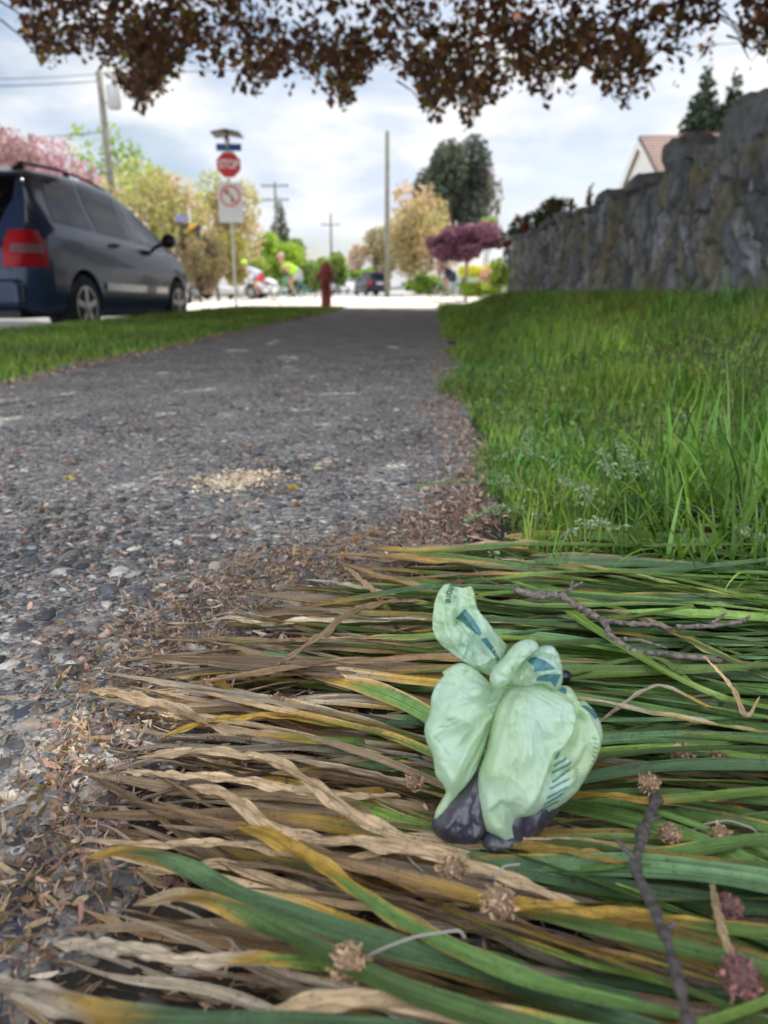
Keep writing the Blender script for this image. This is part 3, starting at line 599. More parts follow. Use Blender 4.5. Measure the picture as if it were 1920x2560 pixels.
def stop_sign():
    b = at(588, 722, 20.3); e = empty('stop_sign', (b[0], b[1], -.13), 'red stop sign above a white no turns plate on a thin steel post', 'traffic sign', rz=math.atan2(-b[0], b[1])*.4)
    z = lambda py: at(575, py, 20.3)[2]+.13
    mb = MB(); mb.tube([(0, .03, -.2), (0, .03, z(335))], .03, 10); mb.build('post', M['galv'], e, True)
    def oct_(r, y0, y1, zc):
        q = MB(); q.prism([(r*math.cos(R(22.5+45*k)), zc+r*math.sin(R(22.5+45*k))) for k in range(8)], y0, y1); return q
    zc = z(412); r = .315
    fr = oct_(r, -.006, 0, zc).build('sign_plate', SW, e)
    oct_(r*.94, -.009, -.0065, zc).build('red_face', SR, fr)
    t = text_obj('letters', 'STOP', .24, SW, fr, (0, -.011, zc)); t.scale = (.82, 1.15, 1)
    z1, z0 = z(456), z(556); w_ = .3
    mb = MB(); mb.box(-w_, w_, -.006, 0, z0, z1); pl = mb.build('turn_plate', mat('plate_grey', (.5, .52, .52), .5), e)
    cz = z1-.31; mb = MB()
    for k in range(40):
        a, c = 2*math.pi*k/40, 2*math.pi*(k+1)/40
        mb.add([(q*math.cos(t_), -.009, cz+q*math.sin(t_)) for q, t_ in ((.2, a), (.25, a), (.25, c), (.2, c))], [(0, 1, 2, 3)])
    mb.add([(-.165, -.0105, cz+.135), (-.135, -.0105, cz+.165), (.165, -.0105, cz-.135), (.135, -.0105, cz-.165)], [(0, 1, 2, 3)])
    mb.build('prohibition_ring', mat('faded_red', (.5, .12, .1), .5), pl)
    mb = MB(); A = -.0085; v = [(.03, -.14), (.08, -.14), (.08, 0), (.0, .09), (-.06, .03), (-.12, .13), (-.02, .15), (-.0, .13), (.03, .06), (.03, 0)]
    mb.add([(-.13, A, cz+.14), (-.13, A, cz+.02), (-.01, A, cz+.14)], [(0, 1, 2)]); mb.add([(-.08, A, cz+.06), (-.05, A, cz+.09), (.06, A, cz-.01), (.03, A, cz-.04)], [(0, 1, 2, 3)]); mb.add([(.02, A, cz-.02), (.07, A, cz-.02), (.07, A, cz-.15), (.02, A, cz-.15)], [(0, 1, 2, 3)])
    mb.build('turn_arrow', SK, pl)
    # street name blades: one seen nearly edge on from below, one across
    mb = MB(); zb = z(368); mb.box(-.28, .32, .02, .04, zb-.08, zb+.08); o = mb.build('name_blade', SB, e); o.rotation_euler.x = 0
    mb = MB(); mb.box(-.045, .045, -.01, .07, zb+.08, zb+.2); mb.tube([(-.01, .03, z(366)), (-.06, .03, z(345)), (-.0, .03, z(335))], .03, 8); mb.build('blade_bracket', M['galv'], e, True)
    zb = z(332); mb = MB(); mb.add([(-.34, -.35, zb-.035), (0, -.35, zb+.03), (.34, -.35, zb-.035), (.34, .4, zb-.035), (0, .4, zb+.03), (-.34, .4, zb-.035), (-.34, -.35, zb-.06), (0, -.35, zb-.01), (.34, -.35, zb-.06), (.34, .4, zb-.06), (0, .4, zb-.01), (-.34, .4, zb-.06)],
                [(0, 1, 4, 5), (1, 2, 3, 4), (6, 11, 10, 7), (7, 10, 9, 8), (0, 6, 7, 1), (1, 7, 8, 2), (3, 9, 10, 4), (4, 10, 11, 5), (0, 5, 11, 6), (2, 8, 9, 3)]); mb.build('cap_plate', SK, e)
stop_sign()
def hydrant():
    b = at(815, 722, 13.9); e = empty('fire_hydrant', (b[0], b[1], 0.0), 'faded red fire hydrant standing in the grass strip beside the path', 'hydrant')
    mr_ = mat('hydrant_red', (.36, .07, .055), .6, noise=(12, .3)); mb = MB()
    mb.lathe([(.13, 0), (.13, .03), (.09, .04), (.085, .42), (.115, .43), (.115, .47), (.1, .49), (.1, .6), (.12, .61), (.12, .64)], 24); mb.build('barrel', mr_, e, True)
    mb = MB(); mb.lathe([(.118, .64), (.11, .69), (.07, .74), (.03, .76), (.03, .8), (.02, .8)], 24); bo = mb.build('bonnet', mr_, e, True); bo.modifiers.new('b', 'BEVEL').width = .002
    for s in (1, -1):
        mb = MB(); mb.lathe([(.045, .08), (.045, .14), (.06, .142), (.06, .175), (.025, .18), (.025, .2), (.01, .2)], 16, (0, 0, .54), 'x'); c = mb.build('outlet_cap', mat('cap', (.45, .3, .26), .6), e, True); c.scale.x = s
    mb = MB(); mb.lathe([(.06, -.2), (.075, -.195), (.075, -.15), (.06, -.148), (.06, -.08)], 16, (0, 0, .52), 'y'); mb.build('front_outlet', mr_, e, True)
hydrant()
def pole(px, d, py, rad, label, tx=None, arms=(), box=False, cut=None, name='utility_pole'):
    b = at(px, 722, d); zt = at(px, py, d)[2]; e = empty(name, (b[0], b[1], -.15), label, 'pole')
    lean = 0 if tx is None else tx
    mb = MB(); mb.tube([(0, 0, -.3), (lean*.5, 0, zt*.5), (lean, 0, zt+.15)], [rad, rad*.88, rad*.72], 12); mb.build('shaft', M['wood'], e, True)
    for z in arms:
        mb = MB(); h = at(px, z, d)[2]+.15; mb.box(-1.2, 1.2, -.1, .0, h-.06, h+.06); a = mb.build('crossarm', M['wood'], e)
        for x in (-1.05, -.6, .6, 1.05): mb = MB(); mb.lathe([(.03, 0), (.07, .05), (.07, .14), (.03, .2)], 8, (x, -.05, h+.06)); mb.build('insulator', M['steel'], a)
    if box:
        mb = MB(); mb.lathe([(.22, 0), (.27, .04), (.27, .8), (.24, .86), (.05, .92)], 16, (lean*.9+.5, 0, at(300, 265, d)[2])); mb.tube([(lean*.9, 0, at(300, 250, d)[2]), (lean*.9+.5, 0, at(300, 250, d)[2])], .04, 6); mb.build('transformer', M['galv'], e, True)
    return b, zt
bL, zL = pole(305, 36, 182, .17, 'leaning wooden utility pole with a transformer, left of the stop sign', tx=-.12, box=True)
bC, zC = pole(968, 46, 328, .16, 'tall bare wooden pole in the middle of the view')
pole(697, 72, 455, .15, 'distant utility pole with two crossarms rising above the lime green tree', arms=(465, 500))
pole(830, 100, 535, .17, 'farthest utility pole with one crossarm beyond the hydrant', arms=(562,))
def wire(a, b, sag, label, rad=.018):
    a, b = np.array(a), np.array(b); mb = MB(); P = []
    for k in range(17): t = k/16; p = a+(b-a)*t; p = p.copy(); p[2] -= sag*4*t*(1-t); P.append(p)
    mb.tube(P, rad, 5, False); prop(mb.build('power_line', M['black']), label, 'wire', 'overhead wires at the left pole')
tl = np.array([bL[0]-.1, bL[1], zL])
wire(tl-[0, 0, .1], at(-900, 150, 30), .3, 'uppermost overhead wire leaving the leaning pole to the left')
wire(tl-[0, 0, .35], at(-900, 172, 30), .3, 'lower overhead wire leaving the leaning pole to the left')
wire(tl-[0, 0, 2.2], at(-900, 330, 30), .3, 'slack overhead wire at the level of the transformer')
wire(tl-[0, 0, .1], at(2600, 30, 60), .5, 'long overhead wire crossing the sky to the right')
def chevron():
    b = at(485, 722, 30); e = empty('chevron_sign', (b[0], b[1], -.15), 'yellow and black warning board with a blue plate above, behind the car bonnet', 'traffic sign')
    h = at(485, 625, 30)[2]+.15; t = at(485, 560, 30)[2]+.15
    mb = MB(); mb.tube([(0, .03, 0), (0, .03, t+.5)], .035, 8); mb.build('post', M['galv'], e, True)
    mb = MB(); mb.box(-.38, .38, -.01, .01, h, t); p = mb.build('board', SK, e)
    mb = MB()
    zs = np.linspace(h, t, 4)
    for k in range(3): mb.add([(-.3, -.014, zs[k]), (-.05, -.014, zs[k]), (.3, -.014, zs[k+1]), (.05, -.014, zs[k+1])], [(0, 1, 2, 3)])
    mb.build('yellow_stripe', mat('sign_yellow', (.7, .36, .02), .5), p)
    mb = MB(); mb.box(-.5, -.1, -.01, .01, t+.08, t+.3); mb.build('blue_plate', mat('blue_plate', (.16, .17, .36), .5), e)
chevron()

# ------------------------------------------------------------ people on bicycles
def skin(name, J, E, m, parent, root):
    me = bpy.data.meshes.new(name); ks = list(J); me.from_pydata([J[k][0] for k in ks], [(ks.index(a), ks.index(b)) for a, b in E], []); me.materials.append(m)
    o = bpy.data.objects.new(name, me); COL.objects.link(o); o.parent = parent; o.modifiers.new('s', 'SKIN')
    if not me.skin_vertices: me.attributes
    for i, k in enumerate(ks):
        sv = me.skin_vertices[0].data[i]; r_ = J[k][1]; sv.radius = (r_, r_) if not isinstance(r_, tuple) else r_; sv.use_root = (k == root)
    ss = o.modifiers.new('d', 'SUBSURF'); ss.levels = ss.render_levels = 2
    bpy.context.view_layer.update(); m2 = bpy.data.meshes.new_from_object(o.evaluated_get(bpy.context.evaluated_depsgraph_get())); bpy.data.objects.remove(o)
    m2.materials.clear(); m2.materials.append(m); m2.polygons.foreach_set('use_smooth', np.ones(len(m2.polygons), dtype=bool))
    o = bpy.data.objects.new(name, m2); COL.objects.link(o); o.parent = parent; return o
def bicycle(loc, rz, label, frame_col):
    e = empty('bicycle', loc, label, 'bicycle', rz=rz)
    for x in (-.52, .52):
        mb = MB(); n, k = 36, 6; v = []; f = []
        for i in range(n):
            a = 2*math.pi*i/n
            for j in range(k): c = 2*math.pi*j/k; q = .33+.018*math.cos(c); v.append((x+q*math.cos(a), .018*math.sin(c), .35+q*math.sin(a)))
        f = [(i*k+j, ((i+1) % n)*k+j, ((i+1) % n)*k+(j+1) % k, i*k+(j+1) % k) for i in range(n) for j in range(k)]
        mb.add(v, f); w_ = mb.build('wheel', M['tyre'], e, True)
        mb = MB()
        for i in range(12): a = math.pi*2*i/12; mb.tube([(x, .0, .35), (x+.31*math.cos(a), 0, .35+.31*math.sin(a))], .003, 4, False)
        mb.tube([(x, -.05, .35), (x, .05, .35)], .025, 8); mb.build('spokes', M['steel'], w_)
    mb = MB(); r_ = .018
    for a, b in [((-.52, 0, .35), (-.1, 0, .3)), ((-.52, 0, .35), (-.2, 0, .8)), ((-.1, 0, .3), (-.22, 0, .9)), ((-.1, 0, .3), (.36, 0, .75)), ((-.19, 0, .8), (.34, 0, .84)), ((.34, 0, .9), (.52, 0, .35))]: mb.tube([a, b], r_, 6)
    mb.build('frame', mat('bike_paint', frame_col, .4), e, True)
    mb = MB(); mb.tube([(.34, 0, .9), (.33, 0, 1.0), (.38, 0, 1.02)], .014, 6); mb.tube([(.36, -.26, 1.02), (.39, 0, 1.03), (.36, .26, 1.02)], .014, 6); mb.build('handlebar', M['black'], e, True)
    mb = MB(); mb.lathe([(.01, -.14), (.06, -.12), (.07, -.05), (.025, .1), (.01, .14)], 12, (-.23, 0, .93), 'x'); mb.build('saddle', M['black'], e, True)
    return e
SKN = mat('skin', (.42, .23, .16), .55)
def rider(loc, rz, label, top, short, helm, lean=.35, tall=1.0, tscale=1.0):
    e = empty('person', loc, label, 'person', rz=rz)
    hip = (-.2, 0, .98); ch = (hip[0]+.22+lean*.45, 0, 1.32-lean*.2); nk = (ch[0]+.08+lean*.15, 0, ch[2]+.16-lean*.1); hd = (nk[0]+.07, 0, nk[2]+.15)
    J = {'hip': (hip, (.13, .15)), 'belly': (((hip[0]*.6+ch[0]*.4), 0, hip[2]*.6+ch[2]*.4), (.12, .14)), 'chest': (ch, (.13, .17)), 'neck': (nk, .055), 'head': (hd, (.085, .09)), 'crown': ((hd[0]+.0, 0, hd[2]+.1), .075)}
    E = [('hip', 'belly'), ('belly', 'chest'), ('chest', 'neck'), ('neck', 'head'), ('head', 'crown')]
    for s, n in ((1, 'l'), (-1, 'r')):
        kn = (.18, s*.1, .72 if s > 0 else .9); an = (.0, s*.1, .3 if s > 0 else .47); ft = (.12, s*.1, .25 if s > 0 else .42)
        J.update({'th'+n: ((-.12, s*.1, .95), .095), 'kn'+n: (kn, .06), 'ca'+n: ((kn[0]*.6+an[0]*.4, s*.1, kn[2]*.6+an[2]*.4), .055), 'an'+n: (an, .035), 'ft'+n: (ft, .035),
                  'sh'+n: ((ch[0]+.03, s*.19, ch[2]+.06), .06), 'el'+n: ((ch[0]*.4+.2, s*.26, 1.14), .043), 'wr'+n: ((.33, s*.24, 1.06), .028), 'ha'+n: ((.38, s*.24, 1.05), .035), 'fi'+n: ((.41, s*.235, 1.02), .022)})
        E += [('hip', 'th'+n), ('th'+n, 'kn'+n), ('kn'+n, 'ca'+n), ('ca'+n, 'an'+n), ('an'+n, 'ft'+n), ('chest', 'sh'+n), ('sh'+n, 'el'+n), ('el'+n, 'wr'+n), ('wr'+n, 'ha'+n), ('ha'+n, 'fi'+n)]
    skin('body', J, E, SKN, e, 'hip')
    g = lambda k, f: (J[k][0], tuple(np.array(J[k][1])*f) if isinstance(J[k][1], tuple) else J[k][1]*f)
    JJ = {k: g(k, 1.22) for k in ('hip', 'belly', 'chest')}; JJ['collar'] = (tuple(np.array(nk)*.7+np.array(ch)*.3), .075); EE = [('hip', 'belly'), ('belly', 'chest'), ('chest', 'collar')]
    for n in 'lr':
        JJ['sh'+n] = g('sh'+n, 1.3); p = np.array(J['sh'+n][0])*.45+np.array(J['el'+n][0])*.55; JJ['sl'+n] = (tuple(p), .066); EE += [('chest', 'sh'+n), ('sh'+n, 'sl'+n)]
    skin('shirt', JJ, EE, top, e, 'hip')
    JJ = {'hip': g('hip', 1.3)}; EE = []
    for n in 'lr':
        JJ['th'+n] = g('th'+n, 1.25); p = np.array(J['th'+n][0])*.35+np.array(J['kn'+n][0])*.65; JJ['sk'+n] = (tuple(p), .088); EE += [('hip', 'th'+n), ('th'+n, 'sk'+n)]
    skin('shorts', JJ, EE, short, e, 'hip')
    mb = MB(); mb.lathe([(.125, 0), (.13, .03), (.12, .09), (.085, .14), (.03, .165)], 18, (hd[0]-.01, 0, hd[2]+.02)); h_ = mb.build('helmet', helm, e, True); h_.scale = (1, 1, 1)
    mb = MB(); mb.lathe([(.004, .1), (.016, .08), (.012, .07)], 8, (hd[0]+.015, 0, hd[2]-.01), 'x')
    for s in (1, -1): mb.tube([(hd[0]+.075, s*.03, hd[2]+.02), (hd[0]+.09, s*.03, hd[2]+.02)], .009, 6); mb.tube([(hd[0], s*.09, hd[2]-.02), (hd[0], s*.09, hd[2]+.03)], .013, 6)
    mb.tube([(hd[0]+.088, -.022, hd[2]-.045), (hd[0]+.088, .022, hd[2]-.045)], .006, 6); mb.build('face_features', SKN, e, True)
    mb = MB()
    for n in 'lr': p = J['ft'+n][0]; mb.tube([(p[0]-.13, p[1], p[2]-.01), (p[0]-.02, p[1], p[2]), (p[0]+.08, p[1], p[2]-.02)], [.035, .045, .03], 8)
    mb.build('shoes', M['black'], e, True)
    return e
LM = mat('lime_fabric', (.42, .75, .03), .6)
def pair(px, d, rz, lab, labb, top, short, helm, lean, fc):
    b = at(px, 722, d); l = (b[0], b[1], -.145); rider(l, rz, lab, top, short, helm, lean); bicycle(l, rz, labb, fc)
pair(645, 33, R(200), 'cyclist in a pale blue top, red shorts and lime helmet, leaning forward', 'bicycle under the cyclist with the lime helmet', mat('pale_blue', (.5, .58, .75), .7), mat('red_fabric', (.6, .05, .05), .7), LM, .6, (.05, .05, .05))
pair(735, 27.5, R(215), 'cyclist in a bright lime vest left of the hydrant', 'bicycle under the cyclist in the lime vest', LM, mat('grey_fabric', (.4, .42, .42), .8), mat('pink_helmet', (.5, .25, .2), .5), .5, (.1, .35, .4))
pair(1120, 31, R(205), 'cyclist in dark clothes and a white helmet beside the plum trunk', 'bicycle under the cyclist with the white helmet', mat('dark_fabric', (.03, .04, .06), .8), mat('dark_shorts', (.05, .07, .09), .8), M['white'], .55, (.35, .4, .4))
# ------------------------------------------------------------ grass
def patchy(X, Y):                                       # patches of lusher, yellower and duller growth
    a = np.sin(X*4.3+Y*1.9)*np.sin(Y*2.6-X*1.3+1)+.5*np.sin(X*11+Y*5)*np.sin(Y*7-X*6); b = np.sin(X*3.1-Y*2.2+2)*np.sin(Y*1.3+X*2)
    return np.stack([1+.22*a+.12*b, 1+.26*a, 1+.2*a-.15*b], -1)
def blades(P, h, wd, r, cols, bend=.5, seg=3, name='grass', lean=None):
    n = len(P); wd = wd+np.zeros(n); h = h+np.zeros(n); a = r.uniform(0, 6.28, n); dx = np.stack([np.cos(a), np.sin(a), 0*a], -1)
    if lean is not None: dx = dx+lean; dx /= np.linalg.norm(dx, axis=1)[:, None]
    b = r.uniform(.15, 1, n)*bend; sd_ = np.stack([-dx[:, 1], dx[:, 0], 0*a], -1)
    V = []; up = np.array([0, 0, 1.])
    for k in range(seg+1):
        t = k/seg; ang = b*t*1.9
        c = P+dx*(h*(1-np.cos(ang))/np.maximum(b*1.9, .05)*1.0)[:, None]+up*(h*np.sin(np.minimum(ang, 2.6))/np.maximum(b*1.9, .05))[:, None]
        w_ = (wd*(1-t**1.6)*.5+.0002)[:, None]; V += [c-sd_*w_, c+sd_*w_]
    V = np.stack(V, 1).reshape(-1, 3); m = 2*(seg+1); k = np.arange(n)*m
    F = np.concatenate([np.stack([k+2*j, k+2*j+1, k+2*j+3, k+2*j+2], -1) for j in range(seg)])
    C = np.array(cols)[r.integers(0, len(cols), n)]*r.uniform(.65, 1.25, (n, 1)); C = np.repeat(C*patchy(P[:, 0], P[:, 1]), m, axis=0)
    return V, F, C
GC = [(.20, .36, .04), (.15, .31, .045), (.30, .46, .05), (.09, .19, .035), (.25, .38, .06), (.38, .38, .12)]
def join(parts):
    V = []; F = []; C = []; n = 0
    for v, f, c in parts: V.append(v); F.append(f+n); C.append(c); n += len(v)
    return np.concatenate(V), np.concatenate(F), np.concatenate(C)
def lawn():
    r = np.random.default_rng(70); parts = []
    edge = lambda Y: .11+.035*np.sin(Y*4.1)+.02*np.sin(Y*11+1)+.025*np.sin(Y*1.7)
    for y0, y1, n, h, wd, bd in [(.98, 1.7, 12000, .042, .0024, 1.5), (1.7, 3, 15000, .045, .003, 1.2), (3, 6, 17000, .06, .005, .8), (6, 14.6, 22000, .07, .009, .7)]:
        Y = r.uniform(y0, y1, n); X = r.uniform(0, 1, n)**1.15*(1.78)+edge(Y)-.03*r.uniform(0, 1, n)**3
        k = ~((Y < 1.17) & (X > .24)) ; X, Y = X[k], Y[k]; n = len(X)
        P = np.stack([X, Y, gz(X, Y)], -1); hh = h*r.uniform(.5, 1.5, n)*(.6+1.0*sst(-.3, 1, np.sin(X*7+Y*3)*np.sin(Y*2.7-X*2)))*(1+.5*sst(1.2, 1.8, X))
        parts.append(blades(P, hh, wd, r, GC, bd))
    # broad low herb leaves and pale blades scattered through the near lawn
    n = 2600; Y = r.uniform(1.0, 3.2, n); X = edge(Y)+r.uniform(0, 1, n)*(1.1); P = np.stack([X, Y, gz(X, Y)+r.uniform(.01, .045, n)], -1); V, F, C = leafcloud(P, .014, np.array([(.12, .24, .05), (.2, .32, .1), (.08, .16, .05)])[r.integers(0, 3, n)], r, asp=.9); parts.append((V, F, C))
    # behind the leaf bed
    Y = r.uniform(.80, 1.25, 5000); X = r.uniform(.12, .75, 5000); k = ((X-.12)*.5+.93-Y < .12) & (X < .28); P = np.stack([X, Y, gz(X, Y)], -1)[k]
    parts.append(blades(P, r.uniform(.03, .09, len(P)), .003, r, GC, 1))
    V, F, C = join(parts); prop(mesh('grass', V, F, M['grass'], None, True, C), 'short green lawn grass between the path and the stone wall', 'grass', kind='stuff')
    parts = []
    for y0, y1, n, h, wd in [(1.2, 4, 14000, .05, .005), (4, 8, 14000, .055, .007), (8, 14.6, 14000, .065, .011)]:
        Y = r.uniform(y0, y1, n); e0 = -1.63+.03*np.sin(Y*3)+.02*np.sin(Y*9); X = e0-r.uniform(-.02, 1, n)*(1.93); X = np.maximum(X, -3.57); h_ = h*.72+0*X
        k = X > -Y*.62-.6; X, Y = X[k], Y[k]; P = np.stack([X, Y, gz(X, Y)], -1); parts.append(blades(P, h_[k]*r.uniform(.5, 1.5, len(P)), wd, r, GC, .7))
    V, F, C = join(parts); prop(mesh('grass', V, F, M['grass'], None, True, C), 'grass strip between the path and the parked car', 'grass', kind='stuff')
    n = 9000; X = np.concatenate([r.uniform(.1, 3, n//2), r.uniform(-12, -3.7, n//2)]); Y = r.uniform(13.9, 14.9, n); k = (X > 0)
    # long tufts along the near edge of the lawn
    spots = [(1500, 1190, .15), (1620, 1340, .15), (1700, 1230, .22), (1790, 1330, .2), (1880, 1260, .24), (1660, 1380, .17), (1560, 1340, .13), (1830, 1430, .17), (1930, 1390, .2), (1440, 1250, .1), (1350, 1160, .1), (1880, 1120, .2), (1700, 1000, .16), (1800, 900, .2), (1650, 880, .16), (1500, 960, .12), (1880, 830, .24), (1730, 800, .2), (1400, 1050, .09), (1280, 1230, .08), (1600, 1440, .13), (1720, 1470, .14), (1880, 1500, .16), (1480, 1370, .1)]
    first = True; names = []
    for i, (px, py, h) in enumerate(spots):
        p = gnd(px, py+20, 0.0); 
        for _ in range(6): p = gnd(px, py+20, float(gz(p[0], p[1])))
        n = 40; P = np.tile(p, (n, 1))+r.normal(size=(n, 3))*[.018+.01*p[1], .018+.01*p[1], 0]; P[:, 2] = gz(P[:, 0], P[:, 1])
        e = empty('grass_tuft', p, TUFT[i], 'grass tuft', 'long grass tufts at the edge of the lawn')
        V, F, C = blades(P, h*r.uniform(.5, 1.15, n), r.uniform(.0032, .0075, n)*(1+.15*p[1]), r, [(.12, .27, .03), (.17, .34, .04), (.07, .17, .025), (.18, .35, .09)], 1.25, 10, lean=np.array([-.25, -.1, 0]))
        mesh('blades', V, F, M['grass'], e, True, C, world=True)
TUFT = ['long grass tuft left of the black edging strip', 'long arching grass tuft right in front of the black edging strip', 'tall grass tuft above the middle of the black edging strip', 'grass tuft drooping over the end of the forked twig',
        'tall grass tuft at the right edge level with the black strip', 'grass tuft just above the fork of the twig', 'low grass tuft above the pale end of the twig', 'grass tuft at the right edge above the twig tips', 'grass tuft cut by the right edge above the flattened leaves',
        'small grass tuft between the seed heads', 'small grass tuft beside the litter edge among seed heads', 'tall grass tuft at the right edge behind the black strip', 'grass tuft in mid lawn behind the black strip', 'tall grass tuft in the lawn towards the wall',
        'grass tuft in mid lawn left of the tallest tuft', 'low grass tuft in the lawn beside the seeding grass', 'tallest grass tuft in front of the big wall stone', 'tall grass tuft in front of the middle of the wall', 'tiny grass tuft at the edge of the blossom litter', 'tiny grass tuft behind the tied bag',
        'grass tuft growing through the flattened leaves above the twig fork', 'grass tuft growing through the flattened leaves above the twig tips', 'grass tuft at the right edge among the flattened leaves', 'small grass tuft above the pale twig end, beside the seed heads']
lawn()

# ------------------------------------------------------------ pebbles in the path and loose litter
def ico(sub):
    bm = bmesh.new(); bmesh.ops.create_icosphere(bm, subdivisions=sub, radius=1); V = np.array([v.co[:] for v in bm.verts]); F = np.array([[v.index for v in f.verts] for f in bm.faces]); bm.free(); return V, F
PEBC = np.array([(.055, .06, .07), (.075, .08, .09), (.11, .115, .12), (.04, .042, .05), (.09, .085, .08), (.16, .16, .155), (.07, .075, .095), (.2, .19, .17), (.12, .11, .095), (.065, .07, .08), (.05, .055, .065), (.3, .31, .3)])*[1.12, 1.02, .92]
def pebmesh(P, s, r, V0, F0, cols):
    n = len(P); nv = len(V0); a = r.uniform(0, 6.28, n); sc = np.stack([s*r.uniform(.75, 1.6, n), s*r.uniform(.6, 1.0, n), s*r.uniform(.3, .55, n)], -1)
    q = V0[None]*(1+.18*np.sin(V0[None]*3.1+r.uniform(0, 6, (n, 1, 3))))[:, :, [1, 2, 0]]; q = q*sc[:, None]
    x = q[..., 0]*np.cos(a)[:, None]-q[..., 1]*np.sin(a)[:, None]; y = q[..., 0]*np.sin(a)[:, None]+q[..., 1]*np.cos(a)[:, None]
    V = np.stack([x, y, q[..., 2]], -1)+P[:, None]; F = (F0[None]+(np.arange(n)*nv)[:, None, None]).reshape(-1, 3)
    C = np.repeat(cols, nv, axis=0); return V.reshape(-1, 3), F, C
M['pebble'] = mat('pebble', None, .62, noise=(160, .3), bump=(420, .35, .0012), spec=.4)
def pebbles():
    r = np.random.default_rng(80); parts = []
    V2, F2 = ico(2); V1, F1 = ico(1)
    def batch(n, y0, y1, s0, s1, V_, F_, bias=1.0):
        Y = r.uniform(y0, y1, n); X = r.uniform(-.62, .14, n)*1.0; X = np.where(True, X*np.maximum(Y*.95, .34)/.62*1.05, X); k = (X < .12) & (X > -1.64); X, Y = X[k], Y[k]
        s = s0+(s1-s0)*r.uniform(0, 1, len(X))**3.2; P = np.stack([X, Y, .002-s*.06+r.uniform(-.1, .12, len(X))*s], -1)
        parts.append(pebmesh(P, s, r, V_, F_, PEBC[r.integers(0, len(PEBC), len(X))]*r.uniform(.6, 1.6, (len(X), 1))))
    batch(2600, .25, .95, .0035, .013, V2, F2); batch(9000, .25, 1.0, .0013, .005, V1, F1); batch(9000, .9, 1.9, .002, .011, V1, F1); batch(7000, 1.8, 4, .003, .012, V1, F1)
    # embedded aggregate reads as one rough surface
    V, F, C = join(parts); prop(mesh('aggregate', V, F, M['pebble'], None, True, C), 'rounded grey pebbles set in the concrete of the path', 'pebbles', kind='stuff')
    one = [((158, 1318), .006, (.5, .5, .46)), ((170, 2085), .0042, (.55, .55, .5)), ((92, 2090), .0045, (.42, .43, .41)), ((665, 1405), .007, (.45, .5, .46)), ((640, 1378), .005, (.5, .5, .47)), ((660, 1368), .004, (.5, .5, .48)), ((270, 1505), .010, (.07, .075, .1)), ((275, 1480), .012, (.1, .1, .115)),
           ((360, 1470), .008, (.09, .09, .1)), ((165, 1605), .010, (.06, .06, .075)), ((90, 1960), .008, (.06, .07, .09)), ((60, 1790), .009, (.06, .065, .085)), ((120, 2150), .006, (.06, .07, .1)), ((30, 2330), .009, (.05, .06, .09)), ((265, 1645), .006, (.05, .055, .065)), ((225, 1660), .004, (.5, .48, .38)), ((160, 1384), .009, (.28, .34, .32)), ((80, 1374), .009, (.2, .24, .27)), ((300, 1372), .011, (.1, .11, .12))]
    lab = ['small white pebble on the path, farthest of the white ones at left', 'white pebble by the withered leaves at left', 'whitish pebble touching the left litter', 'pale green white pebble at the path edge by the orange flake', 'whitish flat pebble behind the pale green one', 'smallest of the whitish pebbles near the path edge', 'smooth dark oval pebble nearest the orange bud', 'large dark smooth pebble on the path',
           'dark pebble lying against a blossom clump', 'dark bluish pebble below the grey patch', 'dark pebble at the left edge level with the bag', 'dark blue pebble at the left edge', 'slate pebble by the white one at left', 'big dark blue pebble at the lower left edge', 'black pebble close to the litter edge', 'cream pebble beside a brown blossom', 'pale green flat pebble on the path', 'pale blue flat pebble at far left', 'wide grey pebble in mid path']
    for (p, s, c), l in zip(one, lab):
        g = gnd(*p); v, f, cc = pebmesh(np.array([[0, 0, 0.]]), np.array([s]), r, *ico(3), np.array([c])); o = mesh('pebble', v, f, M['pebble'], None, True, cc); o.location = (g[0], g[1], s*.2); prop(o, l, 'pebble', 'pebbles that stand out on the path')
pebbles()
LIT = np.array([(.38, .22, .15), (.5, .34, .24), (.26, .16, .11), (.58, .44, .33), (.34, .2, .15), (.15, .1, .075), (.5, .32, .23)])
def strips(P, ln, wd, r, cols, curl=2.5, seg=4, flat=.35):
    """small curled strips (bracts, stamens, husk bits) starting at P"""
    n = len(P); d = r.normal(size=(n, 3)); d[:, 2] *= flat; d /= np.linalg.norm(d, axis=1)[:, None]
    ax = r.normal(size=(n, 3)); ax -= d*(ax*d).sum(1)[:, None]; ax /= np.linalg.norm(ax, axis=1)[:, None]; nn = np.cross(d, ax)
    k = r.uniform(-1, 1, n)*curl; V = []
    for j in range(seg+1):
        t = j/seg; a = k*t; kk = np.where(abs(k) < .05, .05, k)
        c = P+(d*(np.sin(a)/kk)[:, None]+nn*((1-np.cos(a))/kk)[:, None])*ln[:, None]; w_ = (wd*(1-abs(2*t-1)**2*.75)*.5)[:, None]; V += [c-ax*w_, c+ax*w_]
    V = np.stack(V, 1).reshape(-1, 3); m = 2*(seg+1); q = np.arange(n)*m
    F = np.concatenate([np.stack([q+2*j, q+2*j+1, q+2*j+3, q+2*j+2], -1) for j in range(seg)])
    return V, F, np.repeat(cols, m, axis=0)
def curve_px(pts, n):
    p = np.array(pts, float); d = np.r_[0, np.cumsum(np.hypot(*np.diff(p, axis=0).T))]; t = np.linspace(0, d[-1], n); return np.stack([np.interp(t, d, p[:, 0]), np.interp(t, d, p[:, 1])], -1)
